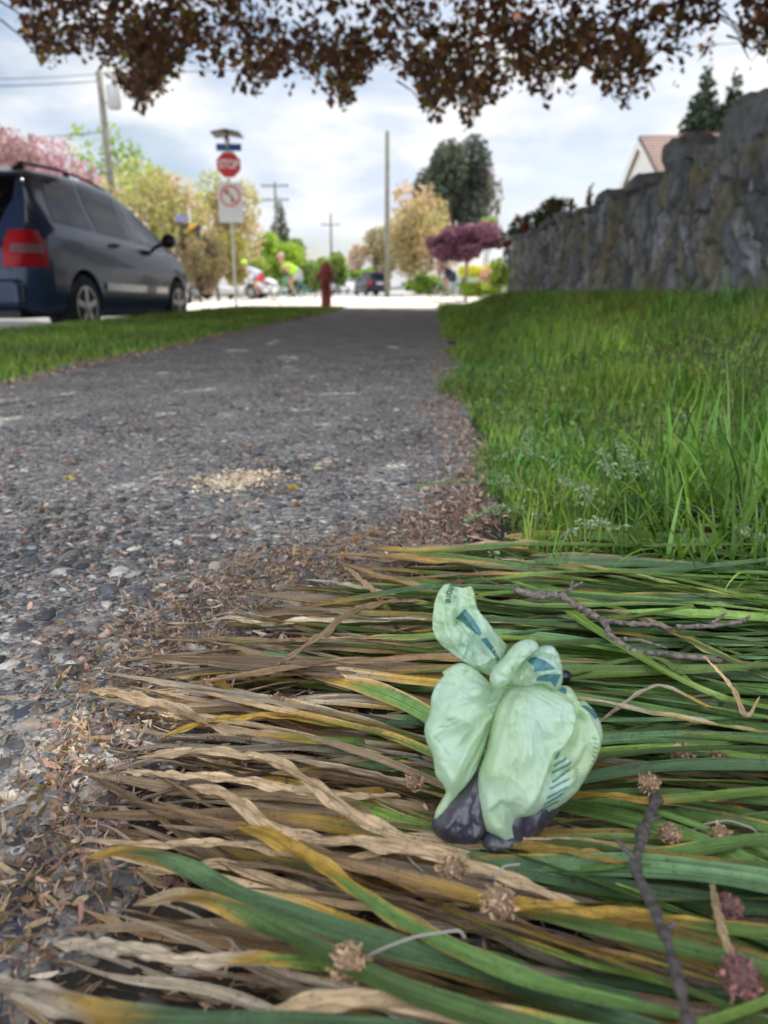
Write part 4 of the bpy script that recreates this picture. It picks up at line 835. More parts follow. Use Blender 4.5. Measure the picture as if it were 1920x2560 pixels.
def litter():
    r = np.random.default_rng(90); parts = []
    def add(P, l0, l1, w0, w1, cols=LIT, curl=2.5, flat=.35, dim=.55):
        n = len(P); P = P.copy(); c = cols[r.integers(0, len(cols), n)]*r.uniform(dim, 1.25, (n, 1)); parts.append(strips(P, r.uniform(l0, l1, n), r.uniform(w0, w1, n), r, c, curl, flat=flat))
    # sparse over the path, clumping
    n = 340; Y = 1/r.uniform(1/9., 1/.35, n); X = r.uniform(-1.6, .1, n); k = X > -Y*.62; X, Y = X[k], Y[k]
    P = np.stack([X, Y, X*0+.008], -1); P = np.repeat(P, 9, axis=0); P[:, :2] += r.normal(size=(len(P), 2))*.011; add(P, .006, .016, .0015, .005)
    n = 6500; Y = 1/r.uniform(1/12., 1/.35, n); X = r.uniform(-1.64, .1, n); k = X > -Y*.62; P = np.stack([X, Y, X*0+.006], -1)[k]; add(P, .004, .015, .0015, .006)
    # along the right edge and left edge of the path
    n = 2600; Y = 1/r.uniform(1/13., 1/.9, n); X = .10-np.abs(r.normal(size=n))*.05*(1+Y*.12)+.02*np.sin(Y*5); P = np.stack([X, Y, r.uniform(.004, .014, n)], -1); add(P, .006, .017, .0015, .005)
    n = 2500; Y = r.uniform(2, 13, n); X = -1.62+np.abs(r.normal(size=n))*.06; P = np.stack([X, Y, X*0+.008], -1); add(P, .01, .026, .003, .009)
    # thick band round the bed of bulb leaves
    bc = curve_px([(20, 2400), (90, 2250), (120, 2080), (200, 1960), (230, 1760), (300, 1660), (430, 1590), (520, 1500), (640, 1450), (800, 1400), (980, 1370), (1120, 1310), (1200, 1200)], 60)
    for i, (px, py) in enumerate(bc):
        g = gnd(px, py, .004); big = .022+.02*(i > 20); n = 100 if i > 24 else 34
        P = np.tile(g, (n, 1)); P[:, 0] += r.normal(size=n)*big*1.1; P[:, 1] += r.normal(size=n)*big*1.5; P[:, 2] = r.uniform(.003, .014, n); add(P[:n//2], .003, .010, .0006, .0035, curl=4, flat=.5); add(P[n//2:], .005, .02, .0005, .0013, curl=3, flat=.4)
        n = 22 if i > 24 else 12; P = np.tile(g, (n, 1)); P[:, :2] += r.normal(size=(n, 2))*big*1.3; P[:, 2] = r.uniform(.003, .01, n)
        add(P, .008, .022, .002, .0045, np.array([(.3, .19, .1), (.36, .25, .12), (.2, .16, .06), (.14, .1, .06), (.4, .3, .18)]), 1.2, .2)
    # whole bed: crumbs between the leaves
    n = 9000; Y = r.uniform(.2, 1.15, n); X = r.uniform(-.3, .5, n); P = np.stack([X, Y, r.uniform(.002, .016, n)], -1)
    lx = np.interp(Y, [.2, .3, .45, .6, .8, 1.0, 1.15], [-.24, -.24, -.26, -.22, -.12, -.0, .08]); P = P[X > lx]; add(P, .006, .02, .0006, .003, curl=3, flat=.4)
    V, F, C = join(parts); prop(mesh('leaf_litter', V, F, M['litter'], None, True, C), 'tan blossom and husk litter scattered over the path and round the flattened leaves', 'leaf litter', kind='stuff')
    # dark crumbs of soil under the leaves
    X, Y = np.meshgrid(np.linspace(-.45, .9, 120), np.linspace(.05, 1.25, 110)); lx = np.interp(Y, [.05, .2, .3, .45, .6, .8, 1.0, 1.25], [-.17, -.18, -.19, -.21, -.17, -.09, .02, .12])
    Z = -.02+.024*sst(-.03, .03, X-lx-.012*np.sin(Y*40))+.004*np.sin(X*60)*np.sin(Y*53)+.003*np.sin(X*131+Y*90); prop(mesh('soil', np.stack([X, Y, Z+.002], -1).reshape(-1, 3), gridf(110, 120), M['soil']), kind='structure')
litter()
def blossom(px, py, s, z, label, col=(.3, .17, .11), purple=False):
    r = np.random.default_rng(int(px*7+py)); z += .012 if py > 1600 else .004; s *= 1.0; g = gnd(px, py, z); n = 480
    d = r.normal(size=(n, 3)); d /= np.linalg.norm(d, axis=1)[:, None]; rad = r.uniform(.35, 1, n)[:, None]*s*.75
    P = g+d*rad*[1, 1, .85]; c = np.array(col)*1.25*r.uniform(.5, 1.5, (n, 1)); c[:, 0] *= r.uniform(.9, 1.15, n)
    V, F, C = strips(P, r.uniform(.16, .42, n)*s, r.uniform(.07, .16, n)*s, r, c, 3, 3, 1.0)
    e = empty('dried_blossom', g, label, 'dried flower', 'dried blossom heads on the leaves')
    mesh('petals', V, F, M['litter'], e, True, C, world=True)
    v, f = ico(2); mesh('core', v*s*.55+g, f, mat('blossom_core', tuple(np.array(col)*.6), .95), e, True, world=True)
BL = [(1705, 1885, .0105, .03, 'rust brown dried blossom above the right twig, left of a pair'), (1795, 1900, .009, .03, 'rust brown dried blossom, right of the pair above the twig'), (1622, 1958, .009, .034, 'dried blossom perched on a leaf at the top of the lower twig'), (1672, 2085, .009, .03, 'dried blossom just right of the lower twig'), (1800, 2090, .009, .03, 'dried blossom held by pale threads at the right'),
      (1245, 2255, .0115, .042, 'dried blossom standing on a leaf below the bag'), (1130, 2175, .011, .03, 'tan dried blossom to the lower left of the bag'), (870, 2408, .0115, .045, 'dried blossom with a pale stalk at the bottom centre'), (1035, 1955, .008, .024, 'dried blossom by the left flank of the bag'), (1148, 1462, .009, .02, 'purple brown blossom behind the torn top of the bag'),
      (1820, 2265, .009, .034, 'purple dried blossom at the lower right edge'), (1490, 1890, .007, .02, 'small dried blossom at the right flank of the bag'), (690, 1755, .010, .016, 'dried blossom clump between green leaves left of the bag'), (520, 1712, .009, .014, 'dried blossom near the dry leaf tips'), (930, 1330, .010, .008, 'tan blossom ball on the path behind the bag'), (890, 1345, .009, .008, 'tan blossom left of the blossom ball'), (860, 1390, .009, .008, 'reddish blossom at the edge of the path'), (1850, 2440, .012, .04, 'purple brown blossom in the lower right corner'), (1560, 1300, .008, .02, 'tiny blossom in the grass')]
for a in BL[:-1]: blossom(*a[:5], col=(.2, .1, .09) if 'purple' in a[4] else (.34, .23, .14))
# pale sawdust patch, woody stubs, yellow petals on the path
def patch():
    r = np.random.default_rng(95); g = gnd(545, 1225); g2 = gnd(640, 1185); n = 900; t = r.uniform(0, 1, n)[:, None]; P = g+(g2-g)*t; P[:, 0] += r.normal(size=n)*.035; P[:, 1] += r.normal(size=n)*.025; P[:, 2] = r.uniform(.003, .007, n)
    c = np.array([(.75, .66, .46), (.8, .7, .5), (.7, .5, .36)])[r.integers(0, 3, n)]*r.uniform(.8, 1.15, (n, 1)); V, F, C = strips(P, r.uniform(.004, .009, n), r.uniform(.003, .006, n), r, c, .4, 3, .1)
    prop(mesh('wood_chips', V, F, M['litter'], None, True, C), 'pale patch of crushed wood chips in the middle of the path', 'wood chips', kind='stuff')
    for px, py, s, l in [(795, 1177, .016, 'pale cork coloured stub lying on the path behind the chips'), (1065, 1228, .018, 'woody stub by the path edge under the seeding grass'), (312, 1610, .011, 'tan broken stub on the path near the leaf bed'), (262, 1878, .008, 'pale chunk beside the leaf tips')]:
        a = gnd(px, py); an = r.uniform(-.4, .4); d = np.array([math.cos(an), math.sin(an), 0]); mb = MB(); mb.tube([(-d[0]*s*.5, -d[1]*s*.5, 0), (0, 0, .001), (d[0]*s*.5, d[1]*s*.5, 0)], [s*.22, s*.25, s*.2], 10); o = mb.build('wood_stub', mat('stub_wood', (.42, .34, .22), .85, noise=(300, .35), bump=(500, .6, .001)), None, True); o.location = (a[0], a[1], s*.24); prop(o, l, 'wood piece')
    for px, py, l in [(176, 1202, 'bright yellow petal far left on the path'), (735, 1228, 'yellow petal beside the chip patch'), (737, 1270, 'curled yellow brown petal nearer than the chip patch'), (748, 1395, 'orange brown bud scale next to the pale green pebble')]:
        a = gnd(px, py); n = 3; P = np.tile([0, 0, .004], (n, 1)).astype(float); c = np.tile((.6, .42, .03) if 'yellow' in l and 'brown' not in l else (.4, .2, .05), (n, 1)); V, F, C = strips(P, np.full(n, .013), np.full(n, .009), r, c, 1.5, 5, .3); o = mesh('petal', V, F, M['litter'], None, True, C); o.location = (a[0], a[1], .002); prop(o, l, 'petal')
patch()

# ------------------------------------------------------------ flattened bulb foliage
G1 = np.array((.13, .24, .055)); G2 = np.array((.11, .21, .08)); G3 = np.array((.19, .31, .055)); YL = np.array((.54, .33, .05)); TN = np.array((.58, .41, .23)); BR = np.array((.34, .21, .10)); PL = np.array((.66, .54, .37)); GB = np.array((.40, .30, .20))
def ribbon(P, W, roll=0., keel=.25, green=G1, dry=1.1, dryc=TN, r=None, twist=0., edge=.12):
    """P (n,3) root to tip, W widths; dry = where along the leaf it has turned"""
    n = len(P); P = np.asarray(P, float); T_ = np.gradient(P, axis=0); T_ /= np.linalg.norm(T_, axis=1)[:, None]
    up = np.tile([0, 0, 1.], (n, 1)); sd_ = np.cross(T_, up); sd_ /= np.linalg.norm(sd_, axis=1)[:, None]; nn = np.cross(sd_, T_); t = np.linspace(0, 1, n)
    ro = roll+twist*t+.12*np.sin(t*9+r.uniform(0, 6)); ca, sa = np.cos(ro)[:, None], np.sin(ro)[:, None]; s2 = sd_*ca+nn*sa; n2 = nn*ca-sd_*sa
    us = np.array([-1, -.66, -.33, 0, .33, .66, 1.]); V = []; C = []; UV = []
    tone = .42+.85*r.uniform(); edge = edge*r.choice([.6, 1, 3, 5.5]); rag = 1+.05*np.sin(t*37+r.uniform(0, 6)); ph = r.uniform(0, 6); off = r.uniform(0, 50)
    for u in us:
        dr = dry-abs(u)**3*edge*(.6+.4*math.sin(ph+(u > 0)*2))+.03*np.sin(t*14+u*3+ph)
        z = keel*W*.5*(abs(u)**1.5-.45)+.05*W*np.sin(t*23+u*2.5+ph)*(t > dry-.2)*1.6
        z = z+W*.13*sst(-.1, .3, t-dr)*(np.sin(t*41+u*4+ph)+.7*np.sin(t*67-u*7+ph*2))
        V.append(P+s2*(u*W*.5*rag)[:, None]+n2*z[:, None])
        a = sst(-.1, .0, t-dr)[:, None]; b = sst(.0, .09, t-dr)[:, None]
        c = green*(1-a)+YL*r.uniform(.7, 1.1)*a; c = c*(1-b)+dryc*b; c = c*(1+.1*np.sin(t*31+u*5+ph))[:, None]; C.append(c*tone); UV.append(np.stack([np.full(n, u+off), t*len(P)*.12+off], -1))
    V = np.stack(V, 1).reshape(-1, 3); C = np.stack(C, 1).reshape(-1, 3); UV = np.stack(UV, 1).reshape(-1, 2); return V, gridf(n, 7), C, UV
def width_prof(t, w, tip=.16): return w*np.clip(np.minimum(.55+t*1.4, 1)*np.minimum(1, ((1-t)/tip+.02))**.6, .03, 1)
PLANT = ['flattened bulb plant whose leaves reach the bottom edge below the bag', 'bulb plant with mostly withered leaves stretching left at the lower left', 'bulb plant with a mix of yellowing leaves right under the bag', 'bulb plant whose brown tips lie at the path edge left of the bag', 'bulb plant with long green leaves just behind the bag',
         'bulb plant with leaves running beneath the forked twig', 'farthest bulb plant, its bright green leaves reaching into the grass']
plants = []
BAGX, BAGY = gnd(1230, 2060)[:2]
def bulbs():
    r = np.random.default_rng(102)
    bx = curve_px([(-120, 2750), (-40, 2600), (0, 2480), (60, 2350), (130, 2230), (190, 2120), (150, 2060), (210, 1960), (240, 1850), (230, 1740), (300, 1690), (420, 1650), (430, 1600), (540, 1560), (590, 1500), (700, 1470), (840, 1430), (1000, 1420), (1150, 1390), (1290, 1345), (1430, 1330)], 200)
    B = np.array([gnd(*p) for p in bx]); order = np.argsort(B[:, 1]); BY, BX = B[order, 1], B[order, 0]
    for i, l in enumerate(PLANT): plants.append(empty('bulb_plant', (.62, .28+i*.13, 0), l, 'bulb plant', 'flattened bulb plants beside the path'))
    for i in range(800):
        y = r.uniform(.13, 1.10); xb = np.interp(y, BY, BX); ins = r.exponential(.13)*(1+1.1*(y > .75))
        if r.uniform() < .28: ins = r.uniform(0, .5)
        x = xb+ins+r.normal()*.01
        if x > .55: continue
        ang = R(r.normal(-9, 7) if y < .9 else r.normal(-24, 11)); ang -= R(9)*sst(.15, .5, x)
        if y < .42: ang -= R(8)
        L = r.uniform(.4, .62); 
        if r.uniform() < .1: ang += R(r.normal(0, 12)); L *= .75
        n = 44; t = np.linspace(0, 1, n)
        lay = r.uniform(0, 1); drb = np.clip((.62 if y < .5 else .76)+ (ins)*1.7+r.normal()*.16-.22*sst(.75, .45, y)*sst(.3, .0, ins), .2, 1.25)
        if r.uniform() < (.55 if y < .52 else .14)*(1-sst(.0, .3, x)): drb = r.uniform(-.1, .5)
        green = [G1, G2, G3, G1*.8][r.integers(0, 4)]*r.uniform(.8, 1.2)
        if y > .8: green = green*1.08
        dc = [TN, TN, BR, PL, GB][r.integers(0, 5)]*r.uniform(.7, 1.15)
        if drb < .5: lay *= .55
        s = (1-t)*L; bend = r.normal()*.05; z0 = .005+.033*lay
        X = x+s*math.cos(ang); Y = y+s*math.sin(ang)+bend*np.sin(t*math.pi)*.5+.004*np.sin(t*r.uniform(6, 14)+r.uniform(0, 6))
        Z = z0+.006*np.sin(t*r.uniform(3, 8)+r.uniform(0, 6))+.03*(1-t)**2*r.uniform(0, 1)-.005*t**3
        Z += .010*sst(.55, .0, abs(X-.04)/.2)*0
        w_ = (.0052+.0085*r.uniform()**1.6+.006*(drb > .6)*sst(-.1, .15, x))*(1 if drb > .4 else r.uniform(.45, .95)); W = width_prof(t, w_, r.uniform(.12, .3))
        if drb < .5: Y += .003*np.sin(t*25+r.uniform(0, 6)); Z += .0018*np.sin(t*33+r.uniform(0, 6))
        Z = Z*(1-.55*np.exp(-((X-BAGX)/.075)**2-((Y-BAGY)/.05)**2)); Z = np.maximum(Z, .005)
        V, F, C, UV = ribbon(np.stack([X, Y, Z], -1), W, r.normal()*.25, r.uniform(.05, .45), green, drb, dc, r, r.normal()*(.5 if drb > .5 else 1.3))
        k = int(np.clip((y-.13)/.97*7+r.normal()*.3, 0, 6))
        mesh('leaf', V, F, M['leaf'], plants[k], True, C, UV, True)
bulbs()
def hero(pts, w, green=G1, dry=1.2, dryc=TN, roll=0, keel=.25, twist=0, plant=4, tip=.15, seed=0, wtip=True):
    """a leaf that stands out; pts from root to tip as (px, py, height above ground)"""
    r = np.random.default_rng(200+seed); K = np.array([gnd(a, b, z) for a, b, z in pts]); m = len(K)
    d = np.r_[0, np.cumsum(np.linalg.norm(np.diff(K, axis=0), axis=1))]; d /= d[-1]; tt = np.linspace(0, 1, 60)
    P = np.zeros((60, 3))
    for a in range(3):                                  # Catmull-Rom through the knots
        g = np.gradient(K[:, a], d)
        for i, t in enumerate(tt):
            j = min(np.searchsorted(d, t, side='right')-1, m-2); h = d[j+1]-d[j]; u = (t-d[j])/h
            P[i, a] = (2*u**3-3*u**2+1)*K[j, a]+(u**3-2*u**2+u)*h*g[j]+(-2*u**3+3*u**2)*K[j+1, a]+(u**3-u**2)*h*g[j+1]
    V, F, C, UV = ribbon(P, width_prof(tt, w*.82, tip), roll, keel, green, dry, dryc, r, twist); mesh('leaf', V, F, M['leaf'], plants[plant], True, C, UV, True)
HZ = .036
heroes = [
 ([(2100, 1640, .03), (1920, 1580, .035), (1700, 1470, .035), (1500, 1390, .03), (1380, 1345, .035)], .013, G3*1.3, 1.3, TN, .1, 6),
 ([(2100, 1560, .03), (1900, 1500, .04), (1650, 1440, .045), (1400, 1430, .045), (1250, 1445, .04), (1190, 1450, .03)], .010, G3, 1.3, TN, .1, 6),
 ([(2100, 1800, .03), (1800, 1740, .05), (1500, 1580, .05), (1350, 1480, .045), (1240, 1440, .035)], .013, G3*1.2, 1.3, TN, .2, 5),
 ([(2200, 1760, .03), (1920, 1690, .05), (1700, 1590, .055), (1600, 1545, .05), (1480, 1530, .04), (1420, 1560, .03)], .010, G1*1.1, .62, TN, .3, 5),
 ([(2050, 1700, .03), (1800, 1620, .04), (1500, 1510, .035), (1250, 1480, .03), (1050, 1560, .03), (900, 1600, .025)], .010, G3*.9, .8, BR, .2, 5),
 ([(2100, 1780, .03), (1850, 1760, .04), (1740, 1720, .045), (1640, 1648, .05), (1560, 1655, .045), (1420, 1685, .04), (1300, 1690, .03)], .009, G3, 1.3, TN, .6, 4),
 ([(2000, 1830, .03), (1800, 1780, .045), (1640, 1715, .05), (1560, 1760, .045), (1480, 1820, .035)], .0055, G3, .45, PL*.9, .4, 4),
 ([(2200, 1840, .03), (1900, 1830, .05), (1600, 1775, .05), (1440, 1745, .045), (1380, 1750, .03)], .0065, G3, .6, PL*.9, .4, 4),
 ([(1760, 1640, .06), (1830, 1720, .055), (1870, 1790, .055), (1900, 1740, .06)], .0045, TN, -.2, TN*1.1, .6, 5),
 ([(1240, 1690, .02), (1000, 1670, .032), (800, 1655, .032), (650, 1635, .028), (550, 1620, .02)], .0165, G2*1.3, .95, BR, .15, 4),
 ([(1250, 1745, .02), (1050, 1720, .03), (850, 1690, .03), (680, 1685, .03), (540, 1690, .02)], .0095, G2, .6, TN, .3, 3),
 ([(1180, 1490, .02), (1030, 1500, .032), (900, 1520, .042), (800, 1590, .046), (690, 1665, .04)], .0105, TN*.8, -.3, TN*.75, .1, 4),
 ([(1010, 1600, .02), (960, 1510, .03), (880, 1430, .028), (845, 1400, .02)], .0085, G3, .35, TN*1.2, .2, 5),
 ([(1200, 1870, .02), (1000, 1840, .03), (820, 1805, .034), (640, 1790, .034), (500, 1810, .034), (400, 1845, .03)], .0105, G3*.9, .55, YL*.8, .2, 3),
 ([(1000, 1860, .02), (800, 1850, .03), (600, 1830, .034), (430, 1770, .034), (300, 1735, .03), (220, 1725, .02)], .0135, G3*.9, .3, TN*.85, .2, 3),
 ([(1200, 1790, .02), (1000, 1810, .03), (800, 1800, .032), (640, 1770, .034), (560, 1720, .034), (545, 1690, .024)], .0105, G2, .75, YL, .4, 3),
 ([(1300, 2180, .02), (1100, 2120, .036), (900, 2050, .045), (780, 1960, .046), (660, 1895, .04), (480, 1880, .035), (340, 1895, .02)], .0115, TN, -.3, TN*.85, .2, 2),
 ([(1500, 2290, .03), (1200, 2170, .04), (950, 2110, .04), (700, 2080, .04), (550, 1980, .045), (470, 1965, .04)], .0120, TN, -.3, TN*.9, .1, 1),
 ([(1700, 2540, .03), (1300, 2440, .05), (1000, 2300, .05), (800, 2160, .05), (650, 2080, .045), (560, 2060, .03)], .012, G1*1.15, .72, YL*.8, .2, 1),
 ([(1600, 2500, .03), (1100, 2400, .045), (800, 2310, .045), (600, 2240, .045), (420, 2150, .045), (300, 2130, .04), (215, 2145, .03)], .0155, G2*1.1, .93, YL, .15, 1),
 ([(1900, 2760, .03), (1400, 2600, .06), (1000, 2470, .06), (700, 2330, .055), (450, 2240, .045), (330, 2265, .03)], .0135, G1*.9, .85, TN, .2, 0),
 ([(1500, 2650, .05), (900, 2570, .06), (500, 2560, .065), (250, 2535, .06), (80, 2480, .05), (0, 2460, .045), (-60, 2450, .03)], .0145, G2*.9, .7, PL*.9, .1, 0),
 ([(2200, 2740, .04), (1700, 2630, .06), (1200, 2540, .06), (900, 2500, .055), (600, 2540, .05)], .012, G1, .6, TN, .3, 0),
 ([(2200, 2350, .04), (1900, 2330, .05), (1600, 2290, .05), (1300, 2260, .05), (1180, 2250, .04)], .0095, G3*.8, .55, YL*1.1, .2, 1),
 ([(2200, 2230, .03), (1900, 2170, .05), (1700, 2150, .045), (1500, 2140, .04), (1230, 2110, .03)], .010, G1, .5, YL*.8, .2, 2),
 ([(2200, 1990, .03), (1900, 1980, .045), (1650, 2000, .045), (1450, 1990, .04), (1380, 2010, .02)], .0095, G3*.9, .7, YL*.9, .2, 3),
 ([(2200, 1950, .03), (1900, 1900, .045), (1700, 1870, .045), (1450, 1880, .03)], .0095, G3*1.1, 1.2, YL, .4, 3),
 ([(2200, 2120, .03), (1900, 2100, .045), (1700, 2130, .045), (1450, 2170, .035), (1300, 2160, .02)], .0115, G1, 1.2, YL, .3, 2),
 ([(1780, 2210, .05), (1810, 2340, .055), (1840, 2430, .05)], .005, TN, -.3, TN*1.1, .2, 1),
 ([(1050, 2090, .03), (850, 2150, .035), (600, 2110, .035), (350, 2110, .03), (200, 2100, .02)], .008, TN, -.3, TN*.8, .1, 2),
 ([(950, 2440, .03), (700, 2400, .05), (480, 2400, .05), (300, 2370, .045), (130, 2360, .03)], .010, G3, .35, PL*.8, .15, 0),
 ([(1000, 1990, .02), (800, 1985, .034), (600, 1950, .034), (400, 1935, .03), (300, 1930, .02)], .0095, TN, -.3, TN, .15, 2)]
for i, (p, w_, g_, d_, c_, k_, pl) in enumerate(heroes): hero(p, w_, g_, d_, c_, 0, k_, 0, pl, .12 if w_ > .008 else .3, i)

# ------------------------------------------------------------ twigs, black strip, threads, seeding grass
M['twig'] = mat('twig_bark', (.15, .12, .1), .85, noise=(220, .8), bump=(400, .9, .0015))
M['dark_twig'] = mat('dark_twig_bark', (.07, .06, .055), .85, noise=(220, .6), bump=(300, .9, .002))
def twig(name, label, lines, rad, cat='twig'):
    e = empty(name, gnd(*lines[0][0]), label, cat)
    mt = M['twig'] if name == 'forked_twig' else M['dark_twig']
    for i, L_ in enumerate(lines):
        P = [gnd(a, b, z) for a, b, z in L_]; r = np.random.default_rng(i); PP = []; RR = []
        for k in range(len(P)-1):
            for t in np.linspace(0, 1, 9)[:-1 if k < len(P)-2 else None]:
                PP.append(P[k]*(1-t)+P[k+1]*t+r.normal(size=3)*rad[i]*.1); f = (k+t)/(len(P)-1); RR.append(rad[i]*(1-.4*f)*(1+.4*math.exp(-((t-.0)/.13)**2)+.25*(r.uniform() < .14)+.1*r.normal()))
        mb = MB(); mb.tube(PP, RR, 10); mb.build('branch' if i else 'main_stem', mt, e, True, world=True)
twig('forked_twig', 'lichen spotted forked twig lying on the green leaves right of the bag knot', [
 [(1288, 1476, .052), (1350, 1490, .052), (1400, 1487, .054), (1450, 1520, .052), (1510, 1552, .052), (1525, 1590, .05), (1580, 1630, .05), (1680, 1638, .05), (1830, 1655, .05), (1900, 1662, .05)],
 [(1402, 1487, .054), (1430, 1470, .058), (1455, 1455, .062)], [(1512, 1552, .052), (1580, 1560, .056), (1640, 1560, .058), (1682, 1574, .058)],
 [(1690, 1568, .058), (1780, 1565, .06), (1850, 1555, .062), (1872, 1543, .062)], [(1775, 1562, .06), (1795, 1548, .064), (1815, 1532, .066)], [(1560, 1598, .05), (1600, 1600, .052), (1668, 1620, .05)], [(1428, 1465, .056), (1432, 1452, .06)]],
 [.0035, .002, .0025, .0021, .0017, .0016, .0014])
twig('dark_twig', 'dark knobbly twig lying across the leaves at the lower right', [
 [(1640, 2000, .045), (1608, 2080, .05), (1585, 2170, .055), (1620, 2240, .06), (1660, 2330, .065), (1690, 2420, .07), (1720, 2560, .075), (1740, 2660, .075)], [(1590, 2150, .055), (1560, 2120, .058), (1540, 2095, .06)], [(1655, 2325, .065), (1690, 2310, .07)], [(1612, 2060, .05), (1650, 2040, .052)]], [.0028, .0016, .0018, .0013])
def strip_():
    e = None; mb = MB(); a = gnd(1528, 1272, .04); b = gnd(1990, 1285, .035); n = 12; P = [a+(b-a)*t+np.array([0, 0, .002*math.sin(t*9)]) for t in np.linspace(0, 1, n)]
    mb.tube(P, .008, 10); o = empty('edging_strip', a, 'black plastic lawn edging strip half buried in the grass', 'edging'); mb.build('rim', M['black'], o, True, world=True)
    mb = MB(); mb.box(0, 1, 0, 1, 0, 1); mb.v = [tuple(np.array(a)+(np.array(b)-a)*v[0]+np.array([0, .004*v[1], -.06+v[2]*.055])) for v in mb.v]; mb.build('wall', M['black'], o, world=True)
strip_()
def berry():
    g = gnd(1408, 1690, .045); e = empty('black_bud', g, 'shiny black shrivelled bud touching the right side of the bag knot', 'dried bud'); v, f = ico(3); m = mat('black_bud', (.012, .01, .018), .3, noise=(200, .5), bump=(300, .8, .001))
    for k, (dx, dy, dz, s) in enumerate([(0, 0, 0, .0052), (-.007, 0, -.001, .0045), (-.0065, -.001, -.006, .0035)]):
        q = v*s*[1.25, 1, .9]*(1+.12*np.sin(v*5+k)[:, [1, 2, 0]]); mesh('husk', q+g+[dx, dy, dz], f, m, e, True, world=True)
berry()
TH = mat('pale_thread', (.26, .24, .2), .8); TB = mat('brown_thread', (.22, .13, .07), .8)
def thread(pts, rad, label, name='dry_tendril'):
    P = [gnd(*p) for p in pts]; K = np.array(P); t = np.linspace(0, len(K)-1, 30); PP = np.stack([np.interp(t, range(len(K)), K[:, a]) for a in range(3)], -1)
    for _ in range(3): PP[1:-1] = (PP[:-2]+2*PP[1:-1]+PP[2:])/4
    o = mb = MB(); mb.tube([p-P[0] for p in PP], rad*.65, 6); o = mb.build(name, TB if 'brown' in label or 'tan' in label else TH, None, True); o.location = P[0]; prop(o, label, 'tendril')
thread([(900, 2400, .05), (960, 2370, .056), (1040, 2340, .06), (1110, 2330, .064), (1150, 2325, .066), (1163, 2345, .062)], .0011, 'pale curled tendril rising from the bottom blossom')
thread([(1240, 2210, .05), (1235, 2190, .056), (1260, 2165, .06), (1300, 2160, .06)], .0009, 'thin grey tendril on top of the blossom below the bag')
thread([(1060, 2180, .03), (1025, 2150, .034), (1010, 2120, .036), (1025, 2105, .038), (1035, 2120, .036)], .0011, 'small white curled tendril left of the bag bottom')
thread([(1710, 2090, .03), (1760, 2060, .036), (1820, 2050, .04), (1880, 2070, .04), (1895, 2085, .036)], .0012, 'grey tendril between the blossoms at the right')
thread([(1145, 1340, .02), (1165, 1370, .03), (1175, 1410, .03), (1210, 1450, .03), (1260, 1465, .03)], .0014, 'thin tan dry blade curving up behind the bag top')
thread([(600, 1460, .01), (560, 1500, .02), (620, 1545, .02), (720, 1530, .03), (900, 1548, .03), (1050, 1550, .03)], .0012, 'thin brown stalk over the leaves left of the bag top')
def panicle(i, pts, label, ns_=22, s=.0034):
    r = np.random.default_rng(300+i); e = empty('seeding_grass', gnd(*pts[0]), label, 'grass stem', 'seeding grass stems at the lawn edge')
    K = np.array([gnd(*p) for p in pts]); t = np.linspace(0, len(K)-1, 24); P = np.stack([np.interp(t, range(len(K)), K[:, a]) for a in range(3)], -1)
    for _ in range(2): P[1:-1] = (P[:-2]+2*P[1:-1]+P[2:])/4
    mb = MB(); mb.tube(P, [.0009]*len(P), 5, False)
    pts_ = []; 
    for k in range(ns_):
        u = 23*(.45+.55*k/ns_); j = int(u); q = P[j]+(P[min(j+1, 23)]-P[j])*(u-j); d = r.normal(size=3); d[2] = abs(d[2])*.3; d /= np.linalg.norm(d); l = .018*(1-k/ns_)+.004; e2 = q+d*l; mb.tube([q, e2], .0004, 4, False)
        for m_ in range(4): pts_.append(e2-d*l*.22*m_+r.normal(size=3)*.0015)
    mb.build('stem', M['stem'], e, True, world=True)
    Q = np.array(pts_); V, F, C = leafcloud(np.repeat(Q, 2, axis=0), s*2.1, np.array([(.34, .44, .22), (.42, .5, .3), (.25, .36, .15)])[r.integers(0, 3, len(Q)*2)], r, asp=.5); mesh('spikelets', V, F, M['grass'], e, False, C, world=True)
M['stem'] = mat('grass_stem', (.12, .19, .06), .6)
PN = [([(1560, 1300, .0), (1440, 1180, .06), (1300, 1120, .08), (1235, 1150, .06)], 'seeding grass stem arching farthest left over the litter, uppermost'), ([(1500, 1330, 0), (1400, 1240, .05), (1200, 1200, .055), (1030, 1215, .04)], 'seeding grass stem reaching left over the path'),
      ([(1480, 1360, 0), (1380, 1300, .04), (1250, 1270, .04), (1150, 1310, .03)], 'drooping seeding stem above the bag top'), ([(1450, 1400, 0), (1300, 1400, .03), (1180, 1370, .035), (1080, 1375, .03)], 'seeding stem whose head hangs just behind the bag top'),
      ([(1560, 1360, 0), (1500, 1280, .08), (1440, 1220, .09), (1400, 1200, .09)], 'upright seed head in the middle of the group'), ([(1600, 1380, 0), (1560, 1320, .08), (1480, 1310, .09), (1400, 1345, .07)], 'seed head bending towards the cut leaf tip'), ([(1580, 1340, 0), (1530, 1200, .1), (1500, 1120, .12)], 'thin upright seed stem behind the group'),
      ([(1900, 1420, 0), (1880, 1350, .06), (1860, 1320, .07)], 'seed head low at the right edge'), ([(1700, 1300, 0), (1600, 1180, .1), (1540, 1100, .13)], 'seed stem rising left of the tall tufts'), ([(1420, 1280, 0), (1350, 1180, .06), (1320, 1090, .08), (1330, 1070, .08)], 'seed stem at the edge of the mown lawn'), ([(1800, 1180, 0), (1750, 1080, .08), (1700, 1030, .1)], 'pale seed stem behind the black strip')]
for i, (p, l) in enumerate(PN): panicle(i, p, l)
